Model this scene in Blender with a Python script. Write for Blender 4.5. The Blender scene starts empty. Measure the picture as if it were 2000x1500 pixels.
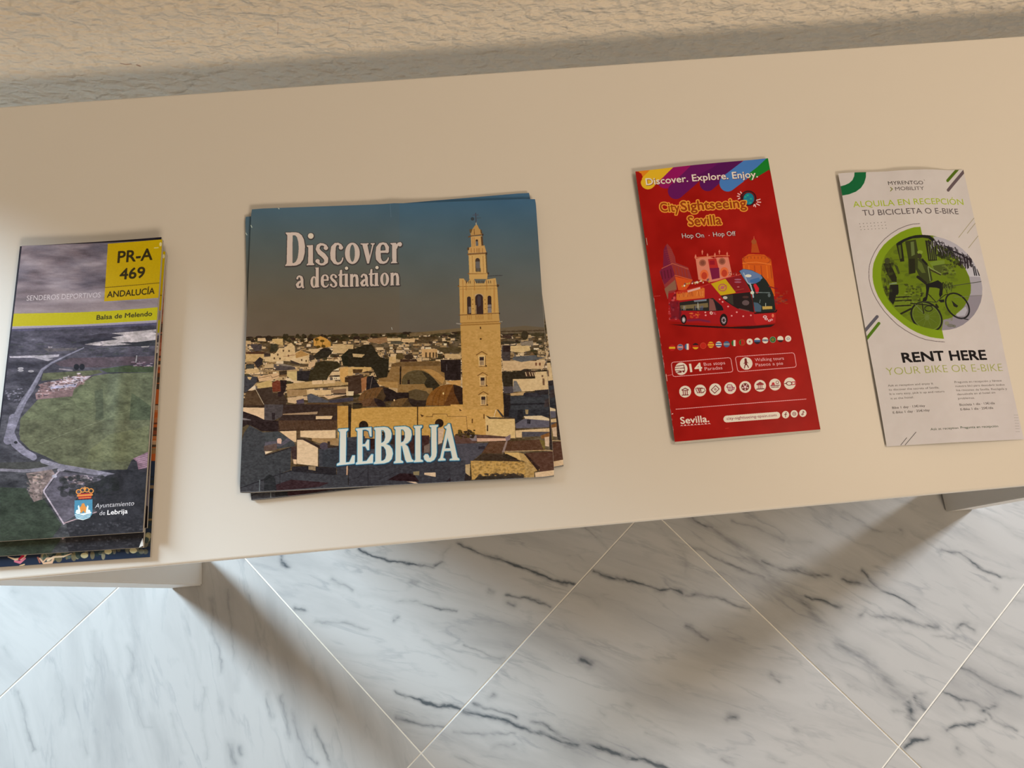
import bpy, bmesh, math, random
import numpy as np
from mathutils import Matrix, Vector

C = bpy.context.scene.collection
SC = bpy.context.scene

# ------------------------------------------------------------------ camera
# metres; X runs along the wall, Y towards the wall, Z up, origin on the floor under the camera
FPX = 1336.1
CAM = np.array([0.0, 0.0, 1.32275])
ROT = np.array([[0.9958165, 0.0847646, -0.0341244],
                [-0.0903159, 0.9697664, -0.2267074],
                [0.0138759, 0.2288409, 0.9733649]])
HT = 0.85586          # height of the table top
cam = bpy.data.cameras.new('camera')
cam.sensor_width = 36.0
cam.lens = FPX * 36.0 / 2000.0
cam.clip_start = 0.02
co = bpy.data.objects.new('camera', cam)
C.objects.link(co)
co.matrix_world = Matrix([[*ROT[0], CAM[0]], [*ROT[1], CAM[1]], [*ROT[2], CAM[2]], [0, 0, 0, 1]])
SC.camera = co

# ------------------------------------------------------------------ light
SC.view_settings.view_transform = 'Standard'
SC.view_settings.look = 'None'
SC.view_settings.gamma = 1.0
SC.view_settings.use_curve_mapping = False
SC.view_settings.exposure = 0.0
world = bpy.data.worlds.new('world')
SC.world = world
world.use_nodes = True
bg = world.node_tree.nodes['Background']
bg.inputs[0].default_value = (1.0, 0.86, 0.70, 1)
bg.inputs[1].default_value = 0.12


def area_light(name, loc, aim, sx, sy, col, power):
    l = bpy.data.lights.new(name, 'AREA')
    l.shape = 'RECTANGLE'
    l.size, l.size_y = sx, sy
    l.color = col
    l.energy = power
    o = bpy.data.objects.new(name, l)
    C.objects.link(o)
    o.location = loc
    d = Vector(aim) - Vector(loc)
    o.rotation_euler = d.to_track_quat('-Z', 'Y').to_euler()
    return o


# daylight from the glazed openings on both sides of the wall pier, the warm room lamp, and a fill added over the table
area_light('daylight_left', (-1.95, 1.45, 1.3), (-0.5, 0.0, 0.35), 0.5, 2.0, (0.72, 0.89, 1.0), 178)
area_light('daylight_right', (4.2, 1.95, 1.2), (0.8, -0.1, 0.1), 0.8, 1.9, (0.88, 0.94, 1.0), 430)
area_light('table_fill', (1.0, .16, 2.1), (0.7, 0.2, 0.86), 0.45, 0.45, (1.0, 0.79, 0.56), 5.3)  # invented fill close above the table, brightens the top more than the floor
area_light('room_lamp', (1.2, -2.5, 2.85), (0.3, 0.3, 0.8), 1.0, 0.6, (1.0, 0.78, 0.55), 59)


# ------------------------------------------------------------------ measuring helpers
def plane_point(px, py, z=HT):
    """point of the horizontal plane z that the measured picture position lies on"""
    d = ROT @ np.array([(px - 1000) / FPX, -(py - 750) / FPX, -1.0])
    t = (z - CAM[2]) / d[2]
    return CAM + t * d


def wall_point(px, py, y):
    d = ROT @ np.array([(px - 1000) / FPX, -(py - 750) / FPX, -1.0])
    t = (y - CAM[1]) / d[1]
    return CAM + t * d


def to_px(p):
    q = (np.asarray(p) - CAM) @ ROT
    return 1000 - FPX * q[..., 0] / q[..., 2], 750 + FPX * q[..., 1] / q[..., 2]


# ------------------------------------------------------------------ print shop: flat artwork for the leaflets
SS = 3
_fc = bpy.data.curves.new('type_setting', 'FONT')
_fo = bpy.data.objects.new('type_setting', _fc)
C.objects.link(_fo)
_cache = {}


def glyph_run(txt, weight):
    k = (txt, weight)
    if k not in _cache:
        _fc.body = txt
        _fc.offset = weight
        _fc.resolution_u = 3
        bpy.context.view_layer.update()
        dg = bpy.context.evaluated_depsgraph_get()
        ev = _fo.evaluated_get(dg)
        m = ev.to_mesh()
        v = np.array([q.co[:2] for q in m.vertices])
        _cache[k] = (v, [list(p.vertices) for p in m.polygons])
        ev.to_mesh_clear()
    return _cache[k]


CAP = glyph_run('H', 0.0)[0][:, 1].max()
rng = np.random.default_rng(5)


class Art:
    """artwork board; positions are read off in picture units"""

    def __init__(s, x0, y0, x1, y1, quad, base):
        s.o = np.array([x0, y0], float)
        s.W, s.H = int((x1 - x0) * SS), int((y1 - y0) * SS)
        s.img = np.empty((s.H, s.W, 3))
        s.img[:] = base
        s.quad = np.array(quad, float)
        s.z = (0.0, 0.0, 1.0)

    def zoom(s, ox, oy, k):
        s.z = (ox, oy, k)

    def P(s, pts):
        p = np.atleast_2d(np.array(pts, float))[:, :2]
        return (p / s.z[2] + np.array(s.z[:2]) - s.o) * SS

    def box(s, q, pad=1):
        x0, y0 = np.floor(q.min(0) - pad).astype(int)
        x1, y1 = np.ceil(q.max(0) + pad).astype(int)
        return max(x0, 0), max(y0, 0), min(x1, s.W), min(y1, s.H)

    def fill(s, m, b, col, a=1.0):
        x0, y0, x1, y1 = b
        r = s.img[y0:y1, x0:x1]
        w = (m * a)[..., None]
        r[:] = r * (1 - w) + np.asarray(col, float) * w

    def polymask(s, q, b):
        x0, y0, x1, y1 = b
        X = np.arange(x0, x1) + .5
        Y = (np.arange(y0, y1) + .5)[:, None]
        m = np.zeros((y1 - y0, x1 - x0), bool)
        n = len(q)
        for i in range(n):
            ax, ay = q[i]
            bx, by = q[(i + 1) % n]
            if ay == by:
                continue
            c = (Y > min(ay, by)) & (Y <= max(ay, by))
            if c.any():
                m ^= c & (X < ax + (Y - ay) * (bx - ax) / (by - ay))
        return m

    def poly(s, pts, col, a=1.0, holes=()):
        q = s.P(pts)
        b = s.box(q)
        if b[0] >= b[2] or b[1] >= b[3]:
            return
        m = s.polymask(q, b)
        for h in holes:
            m &= ~s.polymask(s.P(h), b)
        s.fill(m, b, col, a)

    def vmask(s, path, b):
        x0, y0, x1, y1 = b
        X = np.arange(x0, x1) + .5
        Y = (np.arange(y0, y1) + .5)[:, None]
        m = np.zeros((y1 - y0, x1 - x0), bool)
        q = s.P(path)
        r = np.array([p[2] for p in path], float) / s.z[2] * SS
        for i in range(len(q) - 1):
            d = q[i + 1] - q[i]
            L = max(d @ d, 1e-9)
            h = np.clip(((X - q[i, 0]) * d[0] + (Y - q[i, 1]) * d[1]) / L, 0, 1)
            dd = (X - q[i, 0] - h * d[0]) ** 2 + (Y - q[i, 1] - h * d[1]) ** 2
            m |= dd < (r[i] + h * (r[i + 1] - r[i])) ** 2
        return m

    def brush(s, path, col, a=1.0):
        q = s.P(path)
        b = s.box(q, max(p[2] for p in path) / s.z[2] * SS + 1)
        if b[0] < b[2] and b[1] < b[3]:
            s.fill(s.vmask(path, b), b, col, a)

    def line(s, pts, w, col, a=1.0):
        s.brush([(p[0], p[1], w / 2) for p in pts], col, a)

    def oval(s, cx, cy, rx, ry, col, a=1.0, hole=0.0, rot=0.0, a0=0, a1=360):
        t = np.radians(np.linspace(a0, a1, 40))
        c, n = math.cos(math.radians(rot)), math.sin(math.radians(rot))

        def ring(k):
            x, y = rx * k * np.cos(t), ry * k * np.sin(t)
            return [(cx + c * u - n * v, cy + n * u + c * v) for u, v in zip(x, y)]
        s.poly(ring(1), col, a, holes=[ring(hole)] if hole else ())

    def up(s, x):
        """direction of the sheet's own vertical at picture column x"""
        tl, tr, br, bl = s.quad
        u = np.clip((x - (tl[0] + bl[0]) / 2) / ((tr[0] + br[0]) / 2 - (tl[0] + bl[0]) / 2), 0, 1)
        d = (tl - bl) * (1 - u) + (tr - br) * u
        return d / np.linalg.norm(d)

    def textmask(s, txt, a, b, cap, weight=0.0, slant=0.0):
        v, f = glyph_run(txt, 0.0)
        x0, x1 = v[:, 0].min(), v[:, 0].max()
        A = (np.array(a, float) / s.z[2] + s.z[:2])
        B = (np.array(b, float) / s.z[2] + s.z[:2])
        u = s.up((A[0] + B[0]) / 2) * (cap / s.z[2]) / CAP
        ex = (B - A) / (x1 - x0)
        q = A + np.outer(v[:, 0] - x0 + slant * v[:, 1], ex) + np.outer(v[:, 1], u)
        q = (q - s.o) * SS
        bx = s.box(q, 8)
        m = np.zeros((bx[3] - bx[1], bx[2] - bx[0]), bool)
        for face in f:
            t = q[face]
            tb = s.box(t, 0)
            if tb[0] >= tb[2] or tb[1] >= tb[3]:
                continue
            m[tb[1] - bx[1]:tb[3] - bx[1], tb[0] - bx[0]:tb[2] - bx[0]] |= s.polymask(t, tb)
        r = weight * (cap / s.z[2]) / CAP * SS      # heavier or lighter cut of the face
        if r > .45:
            m = grow(m, r + .35)
        elif r < -.45:
            m = ~grow(~m, min(-r, 1.0))
        return m, bx

    def text(s, txt, a, b, cap, col, weight=0.0, alpha=1.0, slant=0.0, halo=None, halo_r=2.0, shadow=None):
        m, bx = s.textmask(txt, a, b, cap, weight, slant)
        if halo is not None:
            s.fill(grow(m, halo_r), bx, halo)
        if shadow is not None:
            s.fill(np.roll(np.roll(grow(m, 1.5), 2, 0), 2, 1), bx, shadow, .8)
        s.fill(m, bx, col, alpha)

    def pixels(s, x, y):
        """bilinear look-up at picture positions"""
        u = np.clip((x - s.o[0]) * SS - .5, 0, s.W - 1.001)
        v = np.clip((y - s.o[1]) * SS - .5, 0, s.H - 1.001)
        i, j = u.astype(int), v.astype(int)
        fu, fv = (u - i)[..., None], (v - j)[..., None]
        g = s.img
        return ((g[j, i] * (1 - fu) + g[j, i + 1] * fu) * (1 - fv)
                + (g[j + 1, i] * (1 - fu) + g[j + 1, i + 1] * fu) * fv)


def grow(m, r):
    out = m.copy()
    k = int(math.ceil(r))
    for dy in range(-k, k + 1):
        for dx in range(-k, k + 1):
            if dx * dx + dy * dy <= r * r + .3:
                out |= np.roll(np.roll(m, dy, 0), dx, 1)
    return out


def noise(h, w, cell, aspect=1.0):
    gh, gw = int(h / cell) + 3, int(w / (cell * aspect)) + 3
    g = rng.random((gh, gw))
    y = np.linspace(0, gh - 1.001, h)
    x = np.linspace(0, gw - 1.001, w)
    i, j = y.astype(int), x.astype(int)
    fy, fx = (y - i)[:, None], (x - j)[None]
    fy, fx = fy * fy * (3 - 2 * fy), fx * fx * (3 - 2 * fx)
    a = g[i][:, j] * (1 - fx) + g[i][:, j + 1] * fx
    b = g[i + 1][:, j] * (1 - fx) + g[i + 1][:, j + 1] * fx
    return a * (1 - fy) + b * fy


def fbm(h, w, cell, aspect=1.0, n=4):
    t, k, s = 0, 1.0, 0
    for i in range(n):
        t = t + k * noise(h, w, max(cell, 1.5), aspect)
        s += k
        k *= .55
        cell *= .5
    return t / s


def lin(c):
    c = np.asarray(c, float) / 255.0
    return np.where(c <= .04045, c / 12.92, ((c + .055) / 1.055) ** 2.4)


def print_image(name, art, world_quad, tw, th, white, gain=.78):
    """lay the artwork onto the sheet's own s,t grid and return it as print colour"""
    t, s_ = np.mgrid[0:th, 0:tw]
    s_ = (s_ + .5) / tw
    t = (t + .5) / th
    q = np.array(world_quad)
    p = ((1 - s_)[..., None] * ((1 - t)[..., None] * q[3] + t[..., None] * q[0])
         + s_[..., None] * ((1 - t)[..., None] * q[2] + t[..., None] * q[1]))
    x, y = to_px(p)
    wh = np.array([lin(c) for c in white])      # paper white as lit at the four corners
    s3, t3 = s_[..., None], t[..., None]
    wh = (1 - s3) * ((1 - t3) * wh[3] + t3 * wh[0]) + s3 * ((1 - t3) * wh[2] + t3 * wh[1])
    rgb = lin(np.clip(art.pixels(x, y), 0, 255)) / wh * gain
    rgb = np.clip(rgb, 0.003, .88)
    s8 = np.where(rgb <= .0031308, rgb * 12.92, 1.055 * rgb ** (1 / 2.4) - .055)
    out = np.ones((th, tw, 4), np.float32)
    out[..., :3] = s8
    im = bpy.data.images.new(name, tw, th)
    im.pixels.foreach_set(out.ravel())
    im.update()
    im.pack()
    return im


# ------------------------------------------------------------------ lettering drawn with its own serif shapes
# each glyph: (x0, baseline, x1, top) box and shapes; 'p' polygon with holes, 'v' swelling strokes
GL = {
 'D': ((130, 612, 428, 105), [('p', [(138, 108), (290, 105), (335, 115), (380, 150), (412, 215), (428, 310), (424, 420), (400, 515), (355, 578), (300, 603), (262, 608), (130, 612), (132, 598), (152, 575), (162, 150), (140, 124)],
        [[(243, 150), (280, 150), (308, 180), (328, 250), (334, 330), (330, 410), (318, 490), (292, 545), (258, 570), (240, 562)]])]),
 'i': ((452, 602, 570, 298), [('p', [(452, 302), (548, 297), (548, 560), (570, 588), (570, 598), (452, 602), (452, 592), (474, 568), (478, 335), (454, 315)], [])]),
 's': ((583, 600, 780, 270), [('v', [(742, 338, 34), (738, 308, 18), (700, 288, 17), (660, 286, 19), (628, 312, 26), (617, 360, 28), (650, 408, 34), (705, 452, 36), (745, 500, 33), (746, 548, 28), (712, 583, 18), (670, 588, 16), (632, 570, 16), (618, 540, 34)])]),
 'c': ((805, 595, 1005, 262), [('v', [(968, 332, 34), (962, 298, 18), (925, 278, 16), (885, 286, 22), (855, 335, 36), (846, 420, 40), (850, 500, 38), (878, 556, 26), (920, 577, 17), (960, 565, 15), (988, 528, 11), (996, 490, 9)])]),
 'o': ((1028, 582, 1252, 260), [('o', (1140, 421, 112, 161), (1140, 420, 38, 128))]),
 'v': ((1262, 575, 1478, 266), [('p', [(1262, 272), (1384, 270), (1384, 284), (1366, 294), (1402, 460), (1437, 294), (1415, 284), (1415, 270), (1478, 268), (1478, 282), (1460, 294), (1390, 574), (1362, 574), (1290, 294), (1262, 285)], [])]),
 'e': ((1486, 580, 1690, 256), [('v', [(1560, 398, 16), (1670, 396, 20)]), ('v', [(1664, 396, 24), (1664, 335, 28), (1640, 288, 22), (1600, 271, 15), (1556, 288, 22), (1530, 340, 34), (1526, 420, 40), (1533, 500, 38), (1565, 550, 27), (1610, 563, 18), (1650, 550, 16), (1676, 515, 12), (1682, 490, 8)])]),
 'r': ((1712, 576, 1888, 258), [('p', [(1712, 272), (1800, 268), (1803, 300), (1806, 555), (1826, 572), (1720, 576), (1722, 562), (1740, 545), (1738, 300), (1712, 285)], []), ('v', [(1802, 350, 12), (1814, 305, 16), (1838, 286, 24), (1852, 288, 34)])]),
 'a': ((283, 945, 415, 745), [('v', [(313, 797, 16), (322, 772, 12), (345, 762, 13), (372, 780, 20), (384, 820, 22), (384, 890, 21), (396, 930, 15), (408, 934, 9)]), ('v', [(372, 835, 10), (335, 858, 18), (312, 892, 22), (322, 925, 18), (352, 928, 13), (376, 905, 10)])]),
 'd': ((508, 935, 645, 624), [('p', [(578, 630), (636, 625), (636, 900), (646, 922), (590, 932), (590, 640), (578, 640)], []), ('o', (562, 847, 53, 88), (566, 847, 17, 66))]),
 't': ((925, 922, 1015, 662), [('p', [(952, 668), (985, 662), (985, 728), (1015, 728), (1015, 748), (985, 750), (985, 885), (1008, 893), (1012, 915), (962, 923), (944, 900), (944, 753), (925, 753), (925, 738), (946, 725)], [])]),
 'n': ((1098, 918, 1240, 718), [('p', [(1098, 728), (1150, 724), (1150, 900), (1162, 914), (1098, 917), (1106, 900), (1106, 745)], []), ('v', [(1146, 775, 8), (1172, 742, 16), (1200, 752, 20), (1210, 800, 22), (1211, 895, 22)]), ('p', [(1180, 914), (1190, 895), (1234, 893), (1242, 911)], [])]),
}


def serif(art, word, boxes, col, grow_by=0.0):
    """boxes: target x0, baseline, x1, top for every letter, in the board's zoom units"""
    for ch, (X0, YB, X1, YT) in zip(word, boxes):
        (x0, yb, x1, yt), shapes = GL[ch]
        kx, ky = (X1 - X0) / (x1 - x0), (YB - YT) / (yb - yt)

        def f(p):
            return (X0 + (p[0] - x0) * kx, YT + (p[1] - yt) * ky)
        for sh in shapes:
            if sh[0] == 'p':
                q = [f(p) for p in sh[1]]
                if grow_by:
                    art.brush([(x, y, grow_by) for x, y in q + q[:1]], col)
                art.poly(q, col, holes=[[f(p) for p in h] for h in sh[2]])
            elif sh[0] == 'v':
                art.brush([(*f(p), p[2] * (kx + ky) / 2 + grow_by) for p in sh[1]], col)
            else:
                (cx, cy, rx, ry), (hx, hy, hrx, hry) = sh[1], sh[2]
                t = np.radians(np.arange(0, 360, 8))
                o_ = [f((cx + (rx + grow_by / kx) * math.cos(a), cy + (ry + grow_by / ky) * math.sin(a))) for a in t]
                h_ = [f((hx + hrx * math.cos(a), hy + hry * math.sin(a))) for a in t]
                art.poly(o_, col, holes=[h_])


# ------------------------------------------------------------------ artwork 1: the town seen from above, with the tower
Q_DISC = [(491, 408), (1046, 388), (1083, 931.5), (468, 963.4)]
Q_DISC2 = [(479, 423), (1034, 376), (1101.5, 911), (490, 978)]


def art_town():
    a = Art(455, 365, 1110, 990, Q_DISC, (90, 80, 62))
    Y = (np.arange(a.H) / SS + 365)[:, None]
    X = (np.arange(a.W) / SS + 455)[None]
    # sky
    hz = 658 - (X - 481) * .028
    t = np.clip((Y - 395) / (hz - 395), 0, 1)[..., None]
    stops = [(0, (64, 86, 98)), (.25, (77, 87, 87)), (.5, (88, 88, 80)), (.75, (97, 88, 73)), (1, (99, 86, 71))]
    sky = np.zeros((a.H, a.W, 3))
    for (t0, c0), (t1, c1) in zip(stops, stops[1:]):
        m = ((t >= t0) & (t <= t1))
        k = (t - t0) / (t1 - t0)
        sky = np.where(m, np.array(c0) * (1 - k) + np.array(c1) * k, sky)
    sky += (fbm(a.H, a.W, 150, 1.5, 3)[..., None] - .5) * 7
    sky += (X[..., None] > 780) * np.array((-3, 1, 4))
    a.img[:] = sky
    g = (Y > hz)
    base = np.array((84, 68, 46)) + (fbm(a.H, a.W, 22, 2.2, 4)[..., None] - .5) * 80
    a.img[:] = np.where(g[..., None], base, a.img)
    R = random.Random(11)
    W_, W2, W3 = (196, 166, 124), (178, 148, 106), (212, 184, 148)
    dk, tr = (46, 34, 26), (48, 42, 24)
    # distant town: hundreds of small flat-roofed houses, larger towards the viewer
    for k in range(1500):
        v = R.random() ** 1.25
        x = R.uniform(466, 1092)
        yb = 660 - (x - 481) * .028 + 3 + v * 118
        w = (5 + 20 * v) * R.uniform(.6, 1.5)
        h = (2.2 + 9 * v) * R.uniform(.6, 1.3)
        c = R.choice([W_, W_, W2, W3, W2, (150, 122, 84), (168, 140, 100)])
        j = R.uniform(-14, 12)
        c = tuple(max(0, q + j) for q in c)
        s_ = -.03 * w
        r = R.random()
        if r < .66:
            a.poly([(x, yb), (x + w, yb + s_), (x + w, yb - h + s_), (x, yb - h)], c)
            a.poly([(x, yb), (x + w, yb + s_), (x + w, yb + s_ + h * .28), (x, yb + h * .28)], dk, .75)
            if R.random() < .5:
                a.poly([(x + w, yb + s_), (x + w * 1.3, yb + s_ - h * .2), (x + w * 1.3, yb - h + s_), (x + w, yb - h + s_)], (88, 78, 72), .85)
            if v > .25 and R.random() < .6:
                for q in range(R.randint(1, 3)):
                    xx = x + w * R.uniform(.1, .85)
                    a.poly([(xx, yb - h * .3), (xx + 1.4, yb - h * .3), (xx + 1.4, yb - h * .7), (xx, yb - h * .7)], (70, 50, 34))
        elif r < .82:
            a.poly([(x, yb), (x + w * .5, yb - h), (x + w, yb + s_)], R.choice([(110, 82, 52), (92, 70, 46)]))
        else:
            a.oval(x, yb - h * .3, w * .45, h * .5, R.choice([tr, dk, (58, 52, 30)]), .9)
    for k in range(260):
        x = R.uniform(470, 1080)
        a.oval(x, 662 - (x - 481) * .028 + R.uniform(-3, 6), R.uniform(2, 7), R.uniform(1, 3), R.choice([tr, dk, (70, 60, 36)]), .9)
    a.poly([(800, 651), (905, 640), (905, 646), (800, 658)], (112, 92, 62), .9)
    a.poly([(975, 641), (1025, 636), (1068, 640), (1068, 650), (975, 652)], (100, 84, 62), .95)
    a.line([(975, 648), (1067, 645)], 2, (70, 54, 38))
    # upper left quarter
    a.zoom(470, 640, 9.09)
    P = a.poly
    P([(300, 185), (455, 182), (450, 245), (300, 240)], W_)
    P([(560, 200), (750, 192), (755, 310), (660, 300), (560, 260)], (190, 158, 104))
    P([(90, 230), (180, 232), (190, 290), (90, 300)], W2)
    P([(180, 290), (380, 300), (370, 400), (260, 420), (180, 330)], (70, 60, 58))
    P([(540, 290), (650, 290), (660, 420), (520, 430)], (56, 50, 34))
    P([(1290, 200), (1420, 150), (1520, 190), (1600, 260), (1600, 340), (1450, 350), (1300, 320)], (190, 140, 66))
    for x, y in ((1350, 210), (1450, 235), (1380, 340), (1470, 330)):
        a.oval(x, y, 38, 24, (84, 62, 22))
        a.line([(x, y), (x, y + 70)], 10, (84, 62, 22))
    a.oval(1650, 200, 60, 60, (50, 40, 24))
    a.oval(500, 190, 60, 50, (44, 34, 24))
    for x in (780, 1115, 1250, 1010, 820):
        a.oval(x, 140, 30, 30, (52, 44, 28))
        a.line([(x, 140), (x, 250)], 10, (60, 48, 30))
    P([(850, 290), (900, 265), (960, 330), (970, 440), (1060, 400), (1290, 490), (1200, 530), (1210, 640), (1050, 640), (900, 600), (770, 590), (560, 610), (420, 600), (420, 520), (530, 515), (530, 455), (620, 450), (680, 370), (790, 360)], (198, 168, 122))
    P([(975, 455), (1070, 405), (1220, 480), (1160, 500), (980, 540)], (168, 128, 74))
    P([(1220, 470), (1290, 490), (1320, 560), (1220, 590)], (62, 50, 40))
    P([(880, 580), (960, 575), (1105, 650), (980, 655), (900, 630)], (58, 46, 38))
    P([(900, 545), (1145, 545), (1145, 620), (1060, 640), (900, 580)], (200, 172, 130))
    P([(90, 460), (410, 455), (410, 600), (90, 600)], (184, 152, 100))
    P([(90, 432), (410, 430), (520, 465), (415, 468), (90, 465)], (74, 48, 32))
    P([(415, 445), (525, 470), (520, 510), (420, 520)], (60, 48, 40))
    P([(240, 620), (340, 520), (400, 560), (380, 650), (300, 720)], (44, 36, 34))
    for x, y in ((760, 410), (860, 415), (660, 480), (600, 545), (700, 550), (590, 450), (1085, 575), (1165, 590), (850, 500)):
        P([(x - 14, y - 18), (x + 12, y - 18), (x + 12, y + 16), (x - 14, y + 16)], (92, 68, 44))
    a.line([(760, 515), (980, 480)], 8, (140, 90, 60))
    P([(1210, 380), (1390, 370), (1400, 430), (1330, 450), (1200, 420)], W_)
    a.oval(1510, 430, 110, 70, (40, 34, 28))
    P([(1290, 500), (1400, 410), (1600, 430), (1560, 520), (1350, 570)], (44, 38, 28))
    P([(1630, 290), (2000, 300), (2000, 380), (1900, 400), (1880, 460), (1640, 450)], (188, 158, 112))
    P([(1780, 510), (1900, 400), (2000, 380), (2000, 690), (1820, 670)], (36, 34, 22))
    P([(1330, 620), (1480, 585), (1720, 600), (1790, 690), (1640, 760), (1560, 860), (1530, 930), (1260, 930), (1200, 960), (1000, 940), (1010, 840), (1220, 770), (1300, 720)], (52, 44, 26))
    P([(1210, 620), (1330, 590), (1320, 670), (1240, 720), (1200, 690)], (194, 160, 120))
    P([(1000, 770), (1240, 760), (1200, 940), (1000, 930)], (40, 34, 34))
    P([(600, 690), (760, 660), (960, 700), (980, 740), (760, 760), (640, 760)], (74, 64, 60))
    P([(640, 650), (760, 640), (960, 690), (760, 680)], (126, 112, 96))
    P([(90, 740), (320, 730), (330, 800), (90, 820)], (190, 158, 110))
    P([(90, 660), (240, 655), (240, 720), (90, 730)], (60, 58, 50))
    P([(820, 780), (1000, 775), (1000, 940), (920, 930), (820, 860)], (188, 162, 108))
    P([(300, 870), (660, 800), (690, 880), (560, 930), (330, 960)], (196, 160, 118))
    a.line([(310, 900), (540, 850), (560, 890), (680, 850)], 10, (120, 90, 60))
    P([(680, 770), (820, 760), (820, 830), (690, 840)], (60, 46, 32))
    P([(70, 850), (290, 870), (290, 960), (220, 1040), (100, 1140), (60, 1140)], (58, 56, 58))
    P([(120, 870), (200, 880), (170, 930), (130, 910)], (190, 160, 110))
    P([(290, 990), (520, 930), (560, 960), (560, 1050), (300, 1080)], (182, 152, 96))
    P([(270, 1090), (560, 1050), (570, 1160), (760, 1170), (830, 1290), (790, 1400), (430, 1400)], (58, 44, 34))
    P([(555, 985), (650, 930), (720, 960), (715, 1130), (570, 1140)], (104, 50, 32))
    P([(700, 930), (820, 935), (800, 1100), (740, 1220), (660, 1220), (660, 1140), (715, 1130)], (42, 28, 26))
    P([(80, 1190), (110, 1150), (270, 1095), (430, 1395), (60, 1405)], (78, 58, 38))
    for k in range(18):
        a.line([(262 - k * 3, 1110 + k * 3), (400 - k * 20, 1400)], 3, (58, 42, 30), .6)
    a.line([(268, 1095), (430, 1395)], 12, (168, 150, 122))
    P([(220, 1040), (245, 1020), (268, 1050), (265, 1098), (222, 1085)], (200, 180, 150))
    P([(820, 1000), (1260, 950), (1680, 950), (1950, 960), (1960, 1010), (1700, 1030), (820, 1110)], (172, 140, 92))
    P([(1270, 940), (1450, 930), (1450, 1000), (1270, 1010)], (204, 172, 130))
    P([(1480, 935), (1680, 930), (1680, 980), (1480, 1000)], (200, 168, 124))
    P([(1760, 730), (1850, 700), (1980, 700), (1980, 810), (1850, 880), (1850, 990), (1790, 960), (1760, 880)], (196, 152, 88))
    P([(1850, 880), (1980, 880), (1980, 970), (1850, 970)], (62, 44, 26))
    a.line([(820, 1110), (1680, 1045), (2000, 1030)], 22, (86, 66, 40))
    P([(820, 1100), (1180, 1100), (1180, 1200), (830, 1230)], (150, 118, 78))
    P([(1170, 1105), (1600, 1105), (1610, 1190), (1400, 1200), (1180, 1160)], (204, 170, 122))
    P([(1600, 1110), (1870, 1080), (1870, 1160), (1610, 1160)], (124, 96, 70))
    P([(1870, 1130), (2000, 1120), (2000, 1210), (1880, 1210)], (206, 178, 134))
    P([(1180, 1200), (1250, 1170), (1560, 1300), (1560, 1330), (1200, 1330)], (76, 74, 78))
    P([(1450, 1210), (1860, 1200), (1560, 1270)], (200, 164, 122))
    P([(830, 1240), (1180, 1215), (1190, 1290), (1100, 1280), (970, 1350), (840, 1330)], (190, 158, 118))
    P([(990, 1290), (1120, 1260), (1130, 1340), (1000, 1360)], (74, 62, 72))
    P([(1550, 1290), (1900, 1240), (2000, 1230), (2000, 1300), (1600, 1350)], (64, 58, 66))
    P([(1180, 1340), (1820, 1330), (1730, 1400), (1740, 1460), (1100, 1460)], (84, 60, 38))
    P([(760, 1380), (1130, 1350), (1130, 1460), (740, 1460)], (40, 30, 34))
    # middle: the old church with its domes
    a.zoom(680, 640, 9.09)
    P([(0, 380), (90, 380), (310, 300), (420, 300), (500, 430), (560, 520), (720, 560), (720, 700), (690, 880), (520, 900), (440, 730), (280, 690), (0, 690)], (42, 36, 24))
    P([(75, 460), (300, 475), (240, 530), (90, 520)], (184, 156, 112))
    P([(0, 700), (410, 700), (420, 750), (270, 790), (80, 810), (80, 860), (0, 860)], (192, 156, 98))
    P([(80, 740), (260, 740), (240, 800), (90, 810)], (80, 58, 34))
    P([(0, 860), (270, 830), (260, 1150), (90, 1200), (0, 1200)], (64, 46, 34))
    P([(230, 900), (340, 860), (350, 1000), (300, 1110), (240, 1150)], (150, 100, 62))
    P([(330, 880), (440, 850), (560, 1050), (380, 1120), (320, 1120)], (34, 28, 28))
    a.line([(430, 880), (385, 1110)], 8, (120, 104, 92))
    P([(0, 1130), (100, 1130), (95, 1200), (0, 1210)], (206, 184, 146))
    P([(340, 200), (560, 180), (690, 160), (690, 260), (560, 290), (350, 250)], (142, 108, 74))
    P([(690, 185), (940, 190), (940, 235), (700, 240)], (198, 168, 122))
    P([(950, 200), (1190, 195), (1180, 260), (950, 260)], (196, 162, 116))
    a.oval(960, 150, 90, 32, (52, 48, 30))
    a.oval(1850, 150, 80, 28, (48, 40, 28))
    a.oval(870, 270, 120, 24, (78, 72, 58))
    P([(725, 520), (850, 510), (850, 640), (730, 610)], (194, 160, 108))
    a.oval(920, 510, 70, 60, (88, 70, 40))
    a.oval(1080, 520, 80, 50, (58, 44, 32))
    P([(930, 560), (1220, 580), (1230, 600), (920, 610)], (56, 36, 26))
    P([(1310, 380), (1580, 380), (1590, 530), (1310, 520)], (190, 150, 100))
    for x in (1370, 1440, 1500, 1550):
        P([(x, 440), (x + 26, 440), (x + 26, 530), (x, 530)], (78, 58, 36))
    P([(1590, 350), (2000, 345), (2000, 440), (1700, 450), (1590, 400)], (78, 64, 40))
    P([(1700, 470), (2000, 465), (2000, 560), (1720, 540)], (186, 154, 108))
    P([(690, 880), (770, 690), (920, 620), (1230, 600), (1600, 590), (1640, 600), (1720, 800), (1740, 1000), (1620, 1030), (1500, 1120), (1500, 1180), (880, 1150), (880, 1080), (540, 1000), (540, 900)], (134, 102, 60))
    P([(770, 640), (930, 610), (1640, 600), (1640, 680), (1480, 680), (950, 690), (770, 690)], (104, 78, 46))
    P([(920, 690), (945, 690), (940, 1010), (915, 1010)], (34, 24, 18))
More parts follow.
